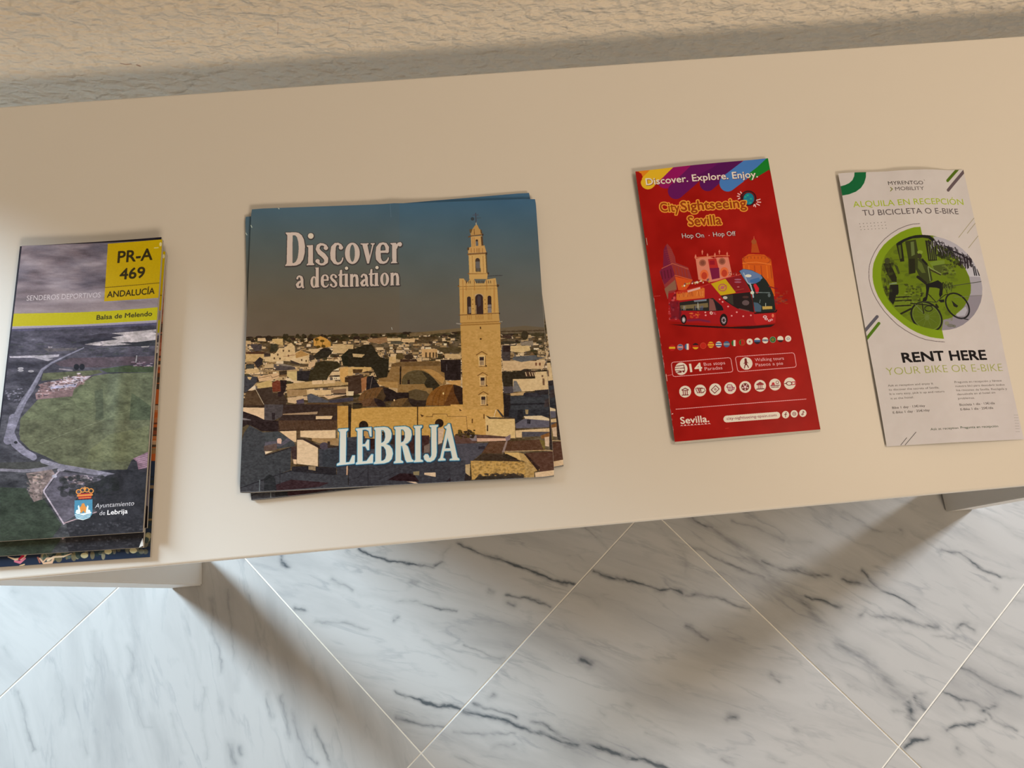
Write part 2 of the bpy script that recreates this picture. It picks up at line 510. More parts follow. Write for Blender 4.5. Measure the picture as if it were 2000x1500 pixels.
    P([(950, 930), (990, 850), (1060, 790), (1150, 760), (1250, 755), (1340, 770), (1430, 820), (1500, 890), (1620, 1020), (1500, 1110), (1380, 1060), (1350, 1000), (950, 1010)], (84, 70, 44))
    P([(1300, 770), (1430, 820), (1520, 900), (1630, 1030), (1500, 1120), (1400, 1070), (1350, 990), (1400, 900)], (48, 40, 26))
    P([(1290, 740), (1380, 770), (1520, 880), (1680, 1000), (1720, 900), (1600, 800), (1480, 740)], (168, 126, 70))
    P([(1055, 930), (1095, 930), (1095, 1000), (1055, 1000)], (40, 26, 18))
    P([(510, 960), (880, 960), (890, 1080), (700, 1060), (540, 1010)], (160, 122, 70))
    P([(900, 1010), (1350, 1005), (1380, 1070), (1500, 1070), (1500, 1180), (900, 1140)], (136, 104, 60))
    P([(1640, 570), (2000, 570), (2000, 930), (1720, 930), (1710, 800), (1650, 780)], (38, 28, 26))
    a.line([(1750, 660), (1750, 760)], 10, (90, 80, 80))
    P([(1740, 950), (2000, 930), (2000, 1030), (1880, 1030)], (190, 144, 84))

    def dome(cx, base, rx, ry, lit, mid, dark):
        t_ = np.radians(np.linspace(180, 360, 30))
        P([(cx + rx * math.cos(q), base + ry * math.sin(q)) for q in t_], mid)
        P([(cx + rx * math.cos(q), base + ry * math.sin(q)) for q in t_[:17]] + [(cx - rx * .25, base)], lit)
        P([(cx + rx * math.cos(q), base + ry * math.sin(q)) for q in t_[16:]] + [(cx + rx * .45, base), (cx + rx * .2, base - ry * .6)], dark)
        for f in (.25, .5, .75):
            P([(cx + rx * f * math.cos(q), base + ry * math.sin(q)) for q in t_[:15]] + [(cx + rx * (f - .05) * math.cos(q), base + ry * math.sin(q)) for q in t_[:15][::-1]], mid, .5)
    dome(560, 1300, 380, 240, (104, 72, 40), (70, 52, 32), (36, 26, 24))
    P([(700, 1160), (1080, 1150), (1080, 1260), (760, 1300), (620, 1320)], (36, 26, 24))
    P([(1070, 1130), (1200, 1090), (1390, 1130), (1450, 1200), (1390, 1290), (1100, 1290)], (84, 68, 44))
    P([(1070, 1290), (1390, 1290), (1480, 1220), (1360, 1400), (1090, 1400)], (46, 34, 26))
    dome(420, 1400, 250, 150, (98, 68, 44), (78, 54, 36), (42, 30, 28))
    dome(1020, 1400, 270, 150, (100, 74, 42), (74, 56, 34), (44, 32, 26))
    dome(1800, 1385, 420, 380, (122, 78, 32), (92, 56, 26), (46, 30, 22))
    P([(90, 1340), (240, 1340), (240, 1410), (100, 1420)], (36, 28, 24))
    a.oval(820, 1290, 14, 18, (210, 180, 130))
    a.oval(1690, 1170, 14, 22, (220, 180, 120))
    # church wall below the domes
    a.zoom(670, 790, 7.895)
    P([(-90, 60), (150, 60), (520, 45), (1130, 40), (1700, 20), (1740, 600), (1250, 480), (760, 470), (600, 480), (300, 560), (-80, 560)], (186, 142, 72))
    for k in range(30):
        y = 70 + k * 16
        a.line([(130 + R.random() * 400, y), (700 + R.random() * 900, y - 18)], 3, (160, 118, 56), .35)
    P([(78, 0), (130, 0), (120, 540), (78, 540)], (44, 32, 22))
    P([(150, 0), (310, 0), (280, 60), (150, 75)], (56, 44, 26))
    a.line([(1150, 0), (1150, 310)], 16, (52, 34, 18))
    a.oval(318, 330, 72, 76, (40, 28, 20))
    a.oval(1485, 290, 66, 66, (42, 26, 16))
    a.line([(1280, 190), (1380, 190), (1385, 150), (1600, 148), (1615, 185), (1740, 185)], 9, (110, 76, 36))
    P([(1190, 150), (1250, 175), (1215, 195)], (70, 42, 20))
    P([(-90, 520), (600, 470), (770, 480), (1260, 480), (1440, 640), (1700, 560), (1760, 1250), (-90, 1300)], (60, 58, 64))
    P([(330, 400), (480, 400), (500, 530), (340, 520)], (172, 130, 74))
    P([(400, 530), (500, 530), (500, 690), (410, 690)], (44, 24, 20))
    P([(600, 420), (760, 470), (800, 600), (760, 620), (640, 560)], (50, 38, 28))
    P([(760, 480), (1330, 480), (1320, 740), (1040, 760), (800, 740)], (58, 34, 30))
    P([(1250, 640), (1340, 600), (1340, 740), (1250, 750)], (110, 92, 80))
    P([(1460, 370), (1560, 370), (1530, 590), (1460, 620)], (192, 160, 128))
    P([(60, 560), (210, 580), (200, 880), (60, 900)], (50, 50, 60))
    P([(200, 940), (1770, 860), (1770, 1190), (900, 1240), (-90, 1290), (-90, 950)], (54, 52, 58))
    a.line([(390, 940), (390, 1260)], 7, (30, 26, 32))
    a.line([(70, 950), (64, 1190)], 26, (170, 134, 104))
    a.line([(90, 950), (88, 1240)], 12, (34, 28, 26))
    a.line([(100, 1170), (230, 1130), (390, 970)], 6, (34, 32, 38))
    a.line([(560, 1160), (760, 1070), (900, 1000)], 6, (36, 34, 40))
    P([(690, 1165), (880, 1065), (1090, 1070), (1180, 1190), (860, 1180)], (36, 20, 22))
    P([(1085, 1040), (1180, 1030), (1180, 1095), (1090, 1090)], (128, 112, 78))
    P([(1255, 1055), (1430, 1050), (1432, 1120), (1370, 1110), (1255, 1085)], (202, 172, 136))
    P([(1590, 1190), (1690, 1090), (1720, 1110), (1720, 1195)], (34, 24, 28))
    P([(980, 1190), (1120, 1195), (1180, 1230), (1100, 1220)], (190, 160, 130))
    P([(-60, 1095), (50, 1100), (55, 1140), (-20, 1150)], (206, 176, 136))
    # lower left
    a.zoom(460, 790, 7.895)
    P([(60, 0), (450, 0), (450, 60), (60, 60)], (70, 50, 34))
    P([(60, 20), (455, 15), (450, 45), (60, 45)], (54, 40, 28))
    P([(100, 45), (448, 50), (442, 235), (60, 110)], (204, 172, 134))
    P([(445, 0), (740, 0), (730, 180), (600, 245), (445, 240)], (70, 62, 60))
    P([(562, 130), (612, 130), (605, 240), (565, 240)], (40, 30, 30))
    P([(100, 100), (330, 180), (450, 240), (660, 250), (660, 420), (400, 410), (230, 320), (60, 400), (60, 100)], (40, 28, 26))
    P([(110, 205), (240, 235), (235, 245), (105, 240)], (110, 100, 96))
    P([(740, 0), (1570, 0), (1570, 240), (660, 245), (720, 175)], (52, 38, 32))
    P([(730, 145), (1270, 110), (1260, 150), (1110, 158), (730, 160)], (150, 122, 92))
    P([(1240, 180), (1500, 175), (1480, 225), (1240, 228)], (206, 174, 132))
    P([(1250, 165), (1320, 50), (1570, 40), (1540, 180)], (60, 44, 32))
    P([(660, 245), (1565, 240), (1560, 395), (660, 410)], (58, 40, 30))
    for k in range(46):
        x = 672 + k * 19.5
        a.line([(x, 250), (x + 22, 390)], 6, (120, 88, 56), .75)
    P([(1570, 25), (1740, 25), (1740, 370), (1650, 370), (1570, 300)], (180, 134, 66))
    P([(680, 415), (940, 405), (940, 580), (900, 580)], (204, 170, 128))
    P([(1000, 405), (1545, 395), (1545, 520), (1180, 520), (1000, 500)], (208, 176, 134))
    P([(945, 400), (1000, 400), (1000, 520), (945, 520)], (84, 64, 42))
    P([(1180, 520), (1600, 520), (1590, 640), (1300, 600), (1180, 560)], (150, 118, 78))
    P([(130, 440), (215, 320), (440, 440), (480, 590), (470, 800), (420, 1010), (60, 1290), (60, 700)], (57, 57, 60))
    P([(60, 430), (130, 440), (215, 325), (180, 310), (60, 380)], (80, 66, 44))
    P([(430, 430), (660, 415), (900, 575), (930, 640), (430, 720), (470, 560)], (62, 63, 65))
    P([(460, 580), (640, 560), (640, 600), (700, 600), (810, 510), (850, 560), (700, 650), (450, 640)], (84, 78, 84))
    P([(440, 640), (640, 600), (640, 700), (440, 720)], (88, 70, 62))
    P([(640, 540), (660, 520), (700, 520), (715, 550), (705, 610), (645, 600)], (200, 160, 136))
    P([(450, 720), (580, 720), (460, 770)], (212, 184, 150))
    P([(430, 790), (880, 650), (940, 650), (860, 700), (850, 1010), (460, 1150), (60, 1290), (300, 1000)], (56, 56, 59))
    a.line([(460, 790), (870, 665)], 16, (38, 32, 32))
    P([(860, 660), (945, 640), (945, 850), (890, 860), (870, 820)], (60, 44, 40))
    P([(950, 545), (1040, 545), (1275, 670), (1275, 955), (950, 915)], (206, 176, 138))
    P([(950, 525), (1070, 525), (1330, 650), (1590, 640), (1590, 700), (1330, 710), (1275, 670), (1040, 545), (950, 545)], (48, 34, 28))
    P([(890, 845), (945, 850), (945, 925), (900, 915)], (206, 172, 134))
    P([(1285, 690), (1580, 660), (1580, 980), (1290, 960)], (58, 59, 68))
    P([(1345, 710), (1580, 690), (1580, 980), (1345, 960)], (50, 54, 66))
    a.oval(1370, 640, 70, 55, (70, 60, 66))
    P([(1420, 570), (1460, 570), (1460, 660), (1420, 660)], (56, 42, 34))
    P([(870, 960), (1130, 950), (1240, 960), (1560, 980), (1560, 1080), (1240, 1050), (870, 1020)], (36, 32, 34))
    P([(1130, 955), (1240, 955), (1240, 1025), (1130, 1005)], (136, 114, 84))
    P([(470, 1120), (870, 1020), (1560, 1085), (1740, 1090), (1740, 1290), (60, 1370), (60, 1300)], (56, 55, 60))
    a.line([(60, 1295), (460, 1150), (850, 1025), (1240, 1060), (1560, 1085)], 16, (34, 32, 36))
    P([(620, 1240), (860, 1160), (1450, 1210), (1300, 1270), (700, 1330), (540, 1340)], (50, 32, 34))
    a.oval(530, 1180, 90, 90, (36, 36, 38))
    P([(450, 1180), (620, 1180), (640, 1350), (440, 1350)], (38, 38, 42))
    a.line([(690, 1000), (690, 1240)], 9, (38, 34, 36))
    a.line([(375, 1165), (372, 1340)], 12, (104, 112, 120))
    a.line([(1290, 1160), (1400, 1080)], 5, (36, 34, 38))
    # lower right
    a.zoom(880, 790, 7.896)
    P([(0, 0), (820, 0), (820, 210), (560, 180), (600, 490), (480, 470), (360, 460), (150, 440), (0, 480)], (192, 146, 78))
    a.line([(0, 185), (245, 185), (258, 400)], 7, (120, 84, 44))
    P([(325, 220), (345, 220), (342, 290), (328, 290)], (90, 56, 26))
    P([(508, 150), (524, 150), (522, 225), (508, 220)], (90, 56, 26))
    P([(135, 65), (175, 95), (140, 105)], (90, 56, 26))
    P([(820, 0), (1530, 0), (1530, 200), (1130, 180), (1000, 300), (990, 210), (820, 190)], (44, 44, 52))
    P([(820, 0), (900, 0), (900, 190), (820, 190)], (36, 28, 26))
    P([(1055, 20), (1120, 20), (1110, 290), (1010, 290)], (34, 32, 36))
    P([(1145, 50), (1205, 50), (1195, 150), (1160, 150)], (150, 126, 86))
    P([(535, 180), (990, 215), (1000, 520), (600, 520), (545, 460)], (204, 170, 112))
    P([(540, 170), (620, 200), (990, 205), (990, 222), (600, 222)], (60, 44, 32))
    P([(560, 320), (580, 320), (580, 415), (562, 410)], (60, 40, 26))
    P([(700, 65), (730, 70), (830, 190), (800, 200)], (60, 52, 48))
    a.line([(700, 80), (670, 190)], 8, (210, 190, 160))
    P([(1130, 180), (1400, 170), (1530, 220), (1520, 250), (1150, 220)], (206, 180, 140))
    P([(1130, 220), (1520, 250), (1520, 350), (1010, 370), (1000, 300)], (92, 86, 92))
    P([(1180, 230), (1235, 235), (1230, 300), (1180, 295)], (44, 40, 46))
    P([(1000, 400), (1540, 365), (1550, 420), (1100, 420), (1100, 510), (1010, 510)], (204, 170, 122))
    P([(1100, 420), (1550, 420), (1400, 490), (1110, 500)], (76, 70, 72))
    P([(1390, 480), (1550, 420), (1550, 500), (1400, 530)], (128, 84, 44))
    P([(1450, 505), (1520, 495), (1520, 650), (1460, 640)], (200, 168, 134))
    P([(60, 480), (540, 470), (900, 500), (880, 560), (400, 570), (400, 620), (60, 620)], (88, 62, 52))
    P([(405, 520), (880, 520), (850, 560), (410, 575)], (200, 158, 128))
    P([(300, 475), (400, 470), (405, 560), (330, 560), (290, 520)], (120, 106, 104))
    P([(840, 510), (925, 460), (925, 540), (860, 570)], (124, 104, 104))
    for k in range(50):
        a.oval(R.uniform(130, 370), R.uniform(400, 520), R.uniform(8, 30), R.uniform(6, 18), R.choice([(60, 44, 24), (44, 32, 24), (84, 66, 26)]))
    P([(60, 610), (620, 590), (500, 740), (350, 860), (250, 960), (220, 1180), (0, 1190), (0, 870), (130, 860), (60, 640)], (72, 68, 72))
    P([(0, 880), (230, 860), (225, 1180), (0, 1185)], (58, 56, 61))
    P([(430, 645), (540, 645), (520, 690), (430, 690)], (44, 38, 42))
    P([(600, 570), (850, 570), (820, 680), (790, 760), (480, 750)], (72, 48, 34))
    P([(880, 570), (1370, 540), (1460, 700), (830, 720)], (74, 48, 34))
    for k in range(16):
        a.line([(612 + k * 15.5, 575), (500 + k * 19.5, 748)], 5, (128, 90, 58), .8)
    for k in range(34):
        a.line([(890 + k * 14.5, 570 - k * .6), (850 + k * 18, 715)], 4, (122, 86, 56), .75)
    P([(855, 560), (880, 565), (830, 740), (790, 740)], (132, 110, 98))
    P([(1370, 540), (1450, 560), (1460, 690), (1430, 690)], (110, 92, 44))
    P([(380, 840), (500, 760), (800, 770), (840, 740), (1040, 830), (1100, 880), (340, 860)], (58, 44, 32))
    P([(830, 740), (1050, 740), (1100, 850), (1090, 870), (1040, 850), (850, 770)], (196, 158, 96))
    P([(860, 760), (1040, 840), (900, 850), (800, 800)], (46, 36, 26))
    P([(310, 870), (1100, 880), (1160, 900), (1170, 1130), (330, 1160)], (182, 140, 74))
    P([(1050, 740), (1130, 760), (1380, 1010), (1290, 1040), (1290, 1140), (1160, 1135), (1140, 880), (1090, 860)], (170, 134, 78))
    P([(1130, 760), (1180, 770), (1380, 970), (1350, 1030)], (46, 28, 22))
    P([(1150, 750), (1600, 720), (1600, 1010), (1370, 1040), (1380, 970)], (76, 48, 36))
    for k in range(26):
        a.line([(1180 + k * 17, 755), (1400 + k * 17, 1030)], 4, (104, 72, 52), .7)
    P([(1300, 1050), (1600, 1010), (1600, 1100), (1310, 1125)], (204, 170, 128))
    a.line([(830, 725), (1470, 705), (1600, 720)], 9, (200, 164, 112))
    P([(1520, 60), (1640, 60), (1640, 720), (1530, 690)], (50, 40, 36))
    for k in range(420):
        x, y = R.uniform(320, 1280), R.uniform(880, 1140)
        a.oval(x, y, R.uniform(8, 26), R.uniform(5, 16), R.choice([(120, 92, 50), (96, 74, 42), (196, 156, 92)]), .3)
    for k in range(90):
        x = R.uniform(420, 1140)
        a.oval(x, R.uniform(1070, 1140), R.uniform(14, 40), R.uniform(8, 22), (52, 42, 34), .6)
    P([(420, 1110), (1130, 1095), (1130, 1140), (370, 1160)], (50, 42, 34))
    P([(230, 930), (300, 920), (300, 1110), (260, 1090), (230, 1050)], (176, 148, 104))
    P([(230, 1060), (330, 1130), (310, 1170), (215, 1180)], (40, 32, 30))
    # right side, behind and below the tower
    a.zoom(890, 630, 8.825)
    P([(800, 840), (1050, 850), (1180, 830), (1580, 820), (1580, 980), (1000, 980), (980, 1100), (1000, 1240), (830, 1230)], (46, 38, 26))
    P([(800, 660), (1560, 660), (1500, 800), (1180, 800), (1120, 830), (820, 830)], (194, 160, 116))
    for x in (1385, 1450):
        P([(x - 15, 690), (x + 15, 690), (x + 15, 740), (x - 15, 740)], (110, 66, 44))
    P([(990, 590), (1390, 560), (1400, 600), (1560, 600), (1400, 640), (1130, 680), (980, 640)], (84, 82, 80))
    P([(800, 390), (940, 390), (940, 660), (820, 660), (790, 600)], (66, 56, 52))
    P([(820, 400), (940, 400), (940, 500), (820, 500)], (46, 32, 28))
    P([(810, 215), (970, 225), (965, 275), (810, 270)], (64, 46, 36))
    P([(945, 400), (1270, 400), (1290, 480), (1120, 520), (950, 500)], (196, 164, 112))
    P([(1110, 340), (1330, 310), (1340, 380), (1280, 400), (1120, 390)], (128, 112, 92))
    a.oval(1190, 220, 60, 80, (56, 46, 30))
    a.oval(1420, 210, 130, 34, (64, 54, 34))
    a.oval(900, 345, 150, 26, (56, 48, 34))
    P([(1190, 850), (1380, 830), (1370, 930), (1200, 930)], (70, 48, 34))
    for x in (1215, 1280, 1325, 1360):
        a.line([(x - 10, 860), (x + 8, 920)], 14, (196, 166, 124))
    P([(985, 975), (1370, 965), (1370, 850), (1570, 840), (1600, 1150), (1450, 1180), (1360, 1180), (1100, 1190), (990, 1200)], (202, 170, 122))
    P([(1000, 1000), (1050, 1010), (1140, 1180), (990, 1200)], (110, 104, 98))
    P([(1495, 960), (1530, 965), (1535, 1080), (1500, 1080)], (110, 80, 56))
    P([(1480, 905), (1510, 905), (1510, 940), (1480, 940)], (110, 80, 56))
    P([(1360, 1170), (1600, 1150), (1600, 1280), (1370, 1220)], (44, 38, 38))
    P([(820, 1100), (990, 1100), (990, 1220), (830, 1220)], (74, 66, 66))
    P([(940, 1220), (1200, 1190), (1200, 1250), (950, 1260)], (180, 146, 100))
    P([(940, 1270), (1610, 1240), (1610, 1500), (940, 1500)], (54, 55, 62))
    P([(1180, 1210), (1400, 1200), (1500, 1290), (1160, 1270)], (46, 42, 46))
    P([(940, 1400), (1610, 1380), (1610, 1410), (940, 1425)], (36, 34, 40))
    P([(825, 1230), (940, 1250), (940, 1500), (830, 1500)], (38, 30, 28))
    P([(1540, 1330), (1610, 1300), (1610, 1450), (1520, 1460)], (60, 50, 48))
    # the tower
    T1, T2, T3 = (183, 139, 75), (198, 158, 92), (150, 104, 52)
    P([(80, 45), (765, 20), (790, 800), (830, 1500), (125, 1500), (110, 800)], T1)
    for k in range(170):
        y = 60 + R.random() * 1400
        x = R.uniform(130, 600)
        a.line([(x, y), (x + R.uniform(40, 180), y - 2)], 3, R.choice([(170, 126, 66), (204, 164, 100)]), .35)
    for cx, cy in ((450, 640), (465, 990), (478, 1320)):
        k = 1 if cy < 700 else .92
        P([(cx - 62 * k, cy - 80 * k), (cx + 58 * k, cy - 85 * k), (cx + 62 * k, cy + 110 * k), (cx - 55 * k, cy + 112 * k)], (206, 168, 108))
        P([(cx - 40 * k, cy - 45 * k), (cx + 35 * k, cy - 48 * k), (cx + 38 * k, cy + 95 * k), (cx - 36 * k, cy + 98 * k)], (172, 142, 104))
        P([(cx - 40 * k, cy - 45 * k), (cx + 35 * k, cy - 48 * k), (cx + 36 * k, cy + 12 * k), (cx - 38 * k, cy + 14 * k)], (48, 34, 30))
        for q in (-24, -6, 12, 28):
            a.line([(cx + q, cy + 20), (cx + q, cy + 90)], 5, (96, 68, 44))
        a.line([(cx - 95 * k, cy - 80 * k), (cx, cy - 140 * k), (cx + 90 * k, cy - 90 * k)], 12, (104, 68, 34))
        a.line([(cx + 62 * k, cy - 60 * k), (cx + 64 * k, cy + 110 * k)], 9, (90, 60, 32))
        a.line([(cx - 50 * k, cy + 118 * k), (cx + 80 * k, cy + 112 * k)], 10, (104, 70, 40))
        a.oval(cx + 76 * k, cy + 108 * k, 14, 12, (60, 38, 22))
    P([(415, 75), (435, 75), (440, 120), (415, 115)], (60, 34, 18))
    a.oval(432, 282, 18, 14, (60, 34, 18))
    a.line([(330, 125), (450, 122)], 5, (150, 106, 60))
    a.zoom(880, 520, 10)
    P([(170, 400), (910, 370), (950, 1000), (970, 1130), (190, 1160), (185, 950)], T1)
    a.line([(150, 390), (940, 370)], 26, (132, 92, 44))
    a.line([(150, 380), (300, 385)], 16, (90, 64, 36))
    P([(900, 350), (950, 365), (930, 410), (905, 400)], (62, 50, 40))
    P([(170, 240), (260, 240), (310, 330), (380, 250), (460, 250), (500, 330), (660, 330), (690, 260), (880, 230), (905, 370), (170, 395)], (186, 144, 82))
    for x in (310, 350, 380, 460, 500, 540, 570, 610, 640, 700, 740, 780):
        a.line([(x, 285), (x + 6, 330)], 12, (70, 50, 34))
    for x in (240, 300, 460, 700, 850):
        a.line([(x, 270), (x + 8, 900 if x in (240, 850) else 470)], 12, (160, 100, 44), .75)
    for x in (205, 275, 430, 670, 810, 890):
        a.line([(x, 420), (x + 8, 930)], 9, (206, 164, 96), .6)
    a.line([(180, 450), (900, 440)], 7, (150, 108, 56))
    P([(470, 560), (520, 535), (600, 535), (640, 570), (650, 600), (480, 600)], (176, 146, 108))

    def arch(x0, x1, y0, y1, col):
        r = (x1 - x0) / 2
        t_ = np.radians(np.linspace(180, 360, 14))
        P([((x0 + x1) / 2 + r * math.cos(q), y0 + r + r * math.sin(q)) for q in t_] + [(x1 + 6, y1), (x0 + 6, y1)], col)
    arch(322, 398, 590, 935, (52, 38, 34))
    P([(350, 790), (400, 790), (405, 910), (355, 920)], (112, 98, 90))
    arch(480, 634, 545, 940, (54, 36, 32))
    P([(540, 560), (590, 600), (590, 760), (540, 800), (520, 640)], (66, 54, 54))
    P([(480, 760), (505, 760), (510, 930), (490, 930)], (140, 112, 78))
    arch(722, 796, 575, 905, (50, 34, 30))
    P([(725, 750), (796, 745), (800, 905), (730, 910)], (122, 110, 104))
    a.line([(725, 805), (796, 800)], 10, (60, 46, 40))
    for x, y in ((430, 655), (430, 740), (440, 830), (670, 655), (680, 735), (682, 830)):
        a.oval(x, y, 13, 11, (140, 96, 44))
    a.line([(165, 955), (500, 940)], 14, (112, 74, 40))
    a.line([(640, 930), (950, 915)], 14, (112, 74, 40))
    a.oval(955, 922, 12, 16, (60, 46, 38))
    for x in (330, 365, 400, 490, 512, 540, 565, 590, 612, 636, 735, 765, 798):
        a.line([(x, 935), (x + 4, 1040)], 8, (146, 98, 44), .9)
    a.line([(200, 1150), (970, 1118)], 26, (150, 106, 50))
    a.line([(200, 1112), (960, 1078)], 16, (140, 98, 46))
    a.line([(120, 1118), (200, 1128)], 22, (142, 130, 118))
    a.line([(950, 1085), (1005, 1082)], 16, (150, 134, 112))
    P([(200, 1165), (968, 1130), (975, 1500), (208, 1500)], T1)
    P([(575, 1180), (592, 1180), (600, 1225), (575, 1222)], (60, 34, 18))
    a.oval(590, 1420, 19, 15, (60, 34, 18))
    a.line([(485, 1245), (610, 1238)], 5, (160, 112, 62))
    a.zoom(880, 400, 10)
    P([(360, 1340), (730, 1330), (715, 1450), (365, 1450)], (190, 146, 82))
    a.line([(345, 1345), (740, 1335)], 22, (128, 84, 42))
    a.oval(735, 1340, 16, 24, (66, 50, 38))
    P([(350, 970), (700, 950), (720, 1340), (365, 1340)], (188, 146, 84))
    P([(680, 960), (705, 960), (722, 1330), (700, 1330)], (92, 72, 46))
    for x in (385, 425, 455, 600, 635, 665):
        a.line([(x, 1000), (x + 12, 1320)], 9, (158, 104, 48) if x in (425, 635) else (206, 160, 96), .8)
    arch(484, 572, 1040, 1300, (64, 48, 40))
    P([(490, 1110), (570, 1105), (580, 1290), (500, 1300)], (98, 90, 84))
    for x in (500, 525, 555, 580):
        a.line([(x, 1240), (x + 6, 1310)], 12, (74, 58, 34))
    a.line([(335, 970), (700, 945)], 26, (120, 80, 42))
    a.oval(700, 950, 16, 28, (60, 46, 38))
    P([(335, 850), (400, 820), (640, 800), (660, 785), (700, 930), (345, 950)], (186, 138, 78))
    a.oval(345, 860, 20, 30, (84, 62, 40))
    for x in (400, 460, 510, 540, 565, 620):
        a.line([(x, 850), (x + 4, 930)], 10, (126, 82, 40), .9)
    P([(395, 620), (620, 600), (630, 800), (405, 825)], (186, 140, 80))
    P([(590, 620), (625, 610), (640, 790), (605, 800)], (84, 58, 36))
    arch(488, 536, 675, 790, (60, 44, 36))
    P([(490, 715), (534, 712), (540, 800), (495, 805)], (96, 94, 92))
    for x in (430, 460):
        a.line([(x, 640), (x + 6, 810)], 12, (150, 100, 52), .8)
    a.line([(355, 628), (420, 600), (630, 575)], 24, (102, 66, 34))
    a.oval(625, 588, 18, 18, (56, 42, 34))
    P([(370, 480), (430, 470), (480, 400), (520, 385), (560, 470), (600, 490), (620, 575), (400, 600), (380, 540)], (170, 126, 70))
    P([(370, 480), (430, 470), (400, 560), (375, 540)], (92, 70, 40))
    P([(580, 480), (605, 490), (622, 570), (590, 565)], (84, 62, 38))
    a.line([(460, 480), (465, 580)], 12, (100, 66, 34))
    a.line([(500, 390), (500, 335)], 22, (160, 146, 118))
    a.line([(498, 340), (490, 165)], 20, (66, 62, 68))
    a.line([(435, 202), (540, 198)], 13, (70, 68, 74))
    a.line([(500, 262), (590, 256)], 12, (64, 72, 74))
    a.oval(428, 275, 34, 34, (52, 56, 58))
    a.oval(540, 195, 8, 26, (72, 80, 84))
    a.line([(725, 1395), (860, 1385), (1010, 1378)], 12, (58, 54, 54))
    # grime: fine print grain over the town
    gr = fbm(a.H, a.W, 9, 1.4, 3)[..., None]
    a.img += (gr - .5) * 26 * g[..., None]
    a.img += (fbm(a.H, a.W, 4, 2.5, 1)[..., None] - .5) * 12 * g[..., None]
    # printed shade tones are close to neutral
    cool = np.clip(a.img[..., 2] - a.img[..., 0], 0, None) * g
    a.img[..., 2] -= cool * .7
    a.img[..., 1] -= np.clip(cool - 4, 0, None) * .2
    # lettering
    a.zoom(540, 440, 7.692)
    white, sh = (190, 170, 155), (62, 56, 54)
    names = 'Discover'
    bx = [GL[c][0] for c in names]
    dot = [(515, 160, 43)]
    w2 = 'adestinationx'[:-1]
    xs = [(283, 415), (508, 645), (663, 785), (800, 915), (925, 1017), (1010, 1086), (1098, 1242), (1250, 1385), (1385, 1470), (1462, 1540), (1558, 1692), (1708, 1852)]
    b2 = []
    for ch, (x0, x1) in zip(w2, xs):
        yb = 946 - (x0 - 283) * .0262
        h = {'d': 310, 't': 262}.get(ch, 200)
        b2.append((x0, yb, x1, yb - h))
    for dx, dy, gb, c in ((3, 6, 14, sh), (0, 0, 0, white)):
        off = [(x0 + dx, y0 + dy, x1 + dx, y1 + dy) for x0, y0, x1, y1 in bx]
        serif(a, names, off, c, gb)
        off = [(x0 + dx, y0 + dy, x1 + dx, y1 + dy) for x0, y0, x1, y1 in b2]
        serif(a, w2, off, c, gb)
        for x, y, r in ((515, 160, 43), (1052, 645, 25), (1510, 635, 25)):
            a.oval(x + dx, y + dy, r + gb, r + gb, c if gb else ((205, 180, 182) if r > 30 else (205, 205, 198)))
    # inner counters of the shadow pass keep the sky colour
    a.zoom(670, 790, 7.895)
    L = [([(-65, 385), (78, 375), (76, 395), (48, 420), (44, 900), (105, 893), (150, 790), (184, 790), (180, 912), (-88, 942), (-86, 920), (-45, 897), (-43, 420), (-65, 400)], []),
         ([(205, 375), (436, 356), (440, 492), (420, 492), (398, 405), (352, 385), (300, 390), (300, 620), (345, 612), (378, 548), (402, 548), (402, 702), (378, 702), (350, 645), (300, 645), (302, 882), (368, 876), (440, 773), (467, 773), (463, 905), (205, 926), (207, 906), (228, 888), (228, 412), (205, 395)], []),
         ([(485, 360), (640, 350), (690, 360), (730, 395), (748, 450), (742, 520), (705, 585), (660, 612), (720, 640), (758, 690), (770, 760), (752, 840), (710, 885), (640, 908), (480, 920), (482, 900), (505, 883), (505, 402), (485, 382)],
          [[(590, 393), (630, 400), (652, 440), (656, 505), (640, 565), (612, 590), (590, 598)], [(590, 640), (632, 652), (662, 700), (672, 780), (655, 842), (622, 870), (590, 873)]]),
         ([(795, 350), (960, 341), (1015, 360), (1050, 405), (1057, 470), (1040, 545), (1000, 592), (955, 612), (1000, 655), (1060, 848), (1087, 865), (1087, 884), (988, 892), (965, 855), (915, 640), (893, 638), (893, 862), (927, 882), (927, 900), (790, 908), (792, 890), (815, 870), (815, 390), (795, 370)],
          [[(893, 383), (932, 388), (958, 430), (960, 510), (935, 572), (893, 592)]]),
         ([(1098, 335), (1217, 330), (1215, 350), (1192, 367), (1196, 850), (1232, 866), (1232, 884), (1098, 892), (1100, 874), (1120, 855), (1118, 370), (1098, 352)], []),
         ([(1338, 325), (1464, 318), (1463, 336), (1440, 352), (1444, 740), (1436, 800), (1405, 855), (1350, 884), (1300, 882), (1260, 850), (1248, 805), (1270, 772), (1305, 772), (1325, 800), (1328, 826), (1350, 826), (1368, 785), (1365, 352), (1340, 345)], []),
         ([(1568, 345), (1600, 335), (1622, 302), (1647, 302), (1762, 820), (1792, 842), (1790, 860), (1648, 862), (1652, 846), (1690, 834), (1666, 715), (1560, 718), (1540, 828), (1577, 845), (1577, 862), (1473, 868), (1475, 850), (1502, 832), (1600, 375), (1572, 362)],
          [[(1574, 682), (1657, 678), (1612, 505)]])]
    for dx, gb, c in ((4, 20, (32, 62, 82)), (0, 9, (112, 168, 184))):
        for q, hs in L:
            qq = [(x + dx, y + dx) for x, y in q]
            a.brush([(x, y, gb) for x, y in qq + qq[:1]], c)
            for h in hs:
                a.brush([(x, y, gb * .7) for x, y in h + h[:1]], c)
    for q, hs in L:
        a.poly(q, (206, 203, 202), holes=hs)
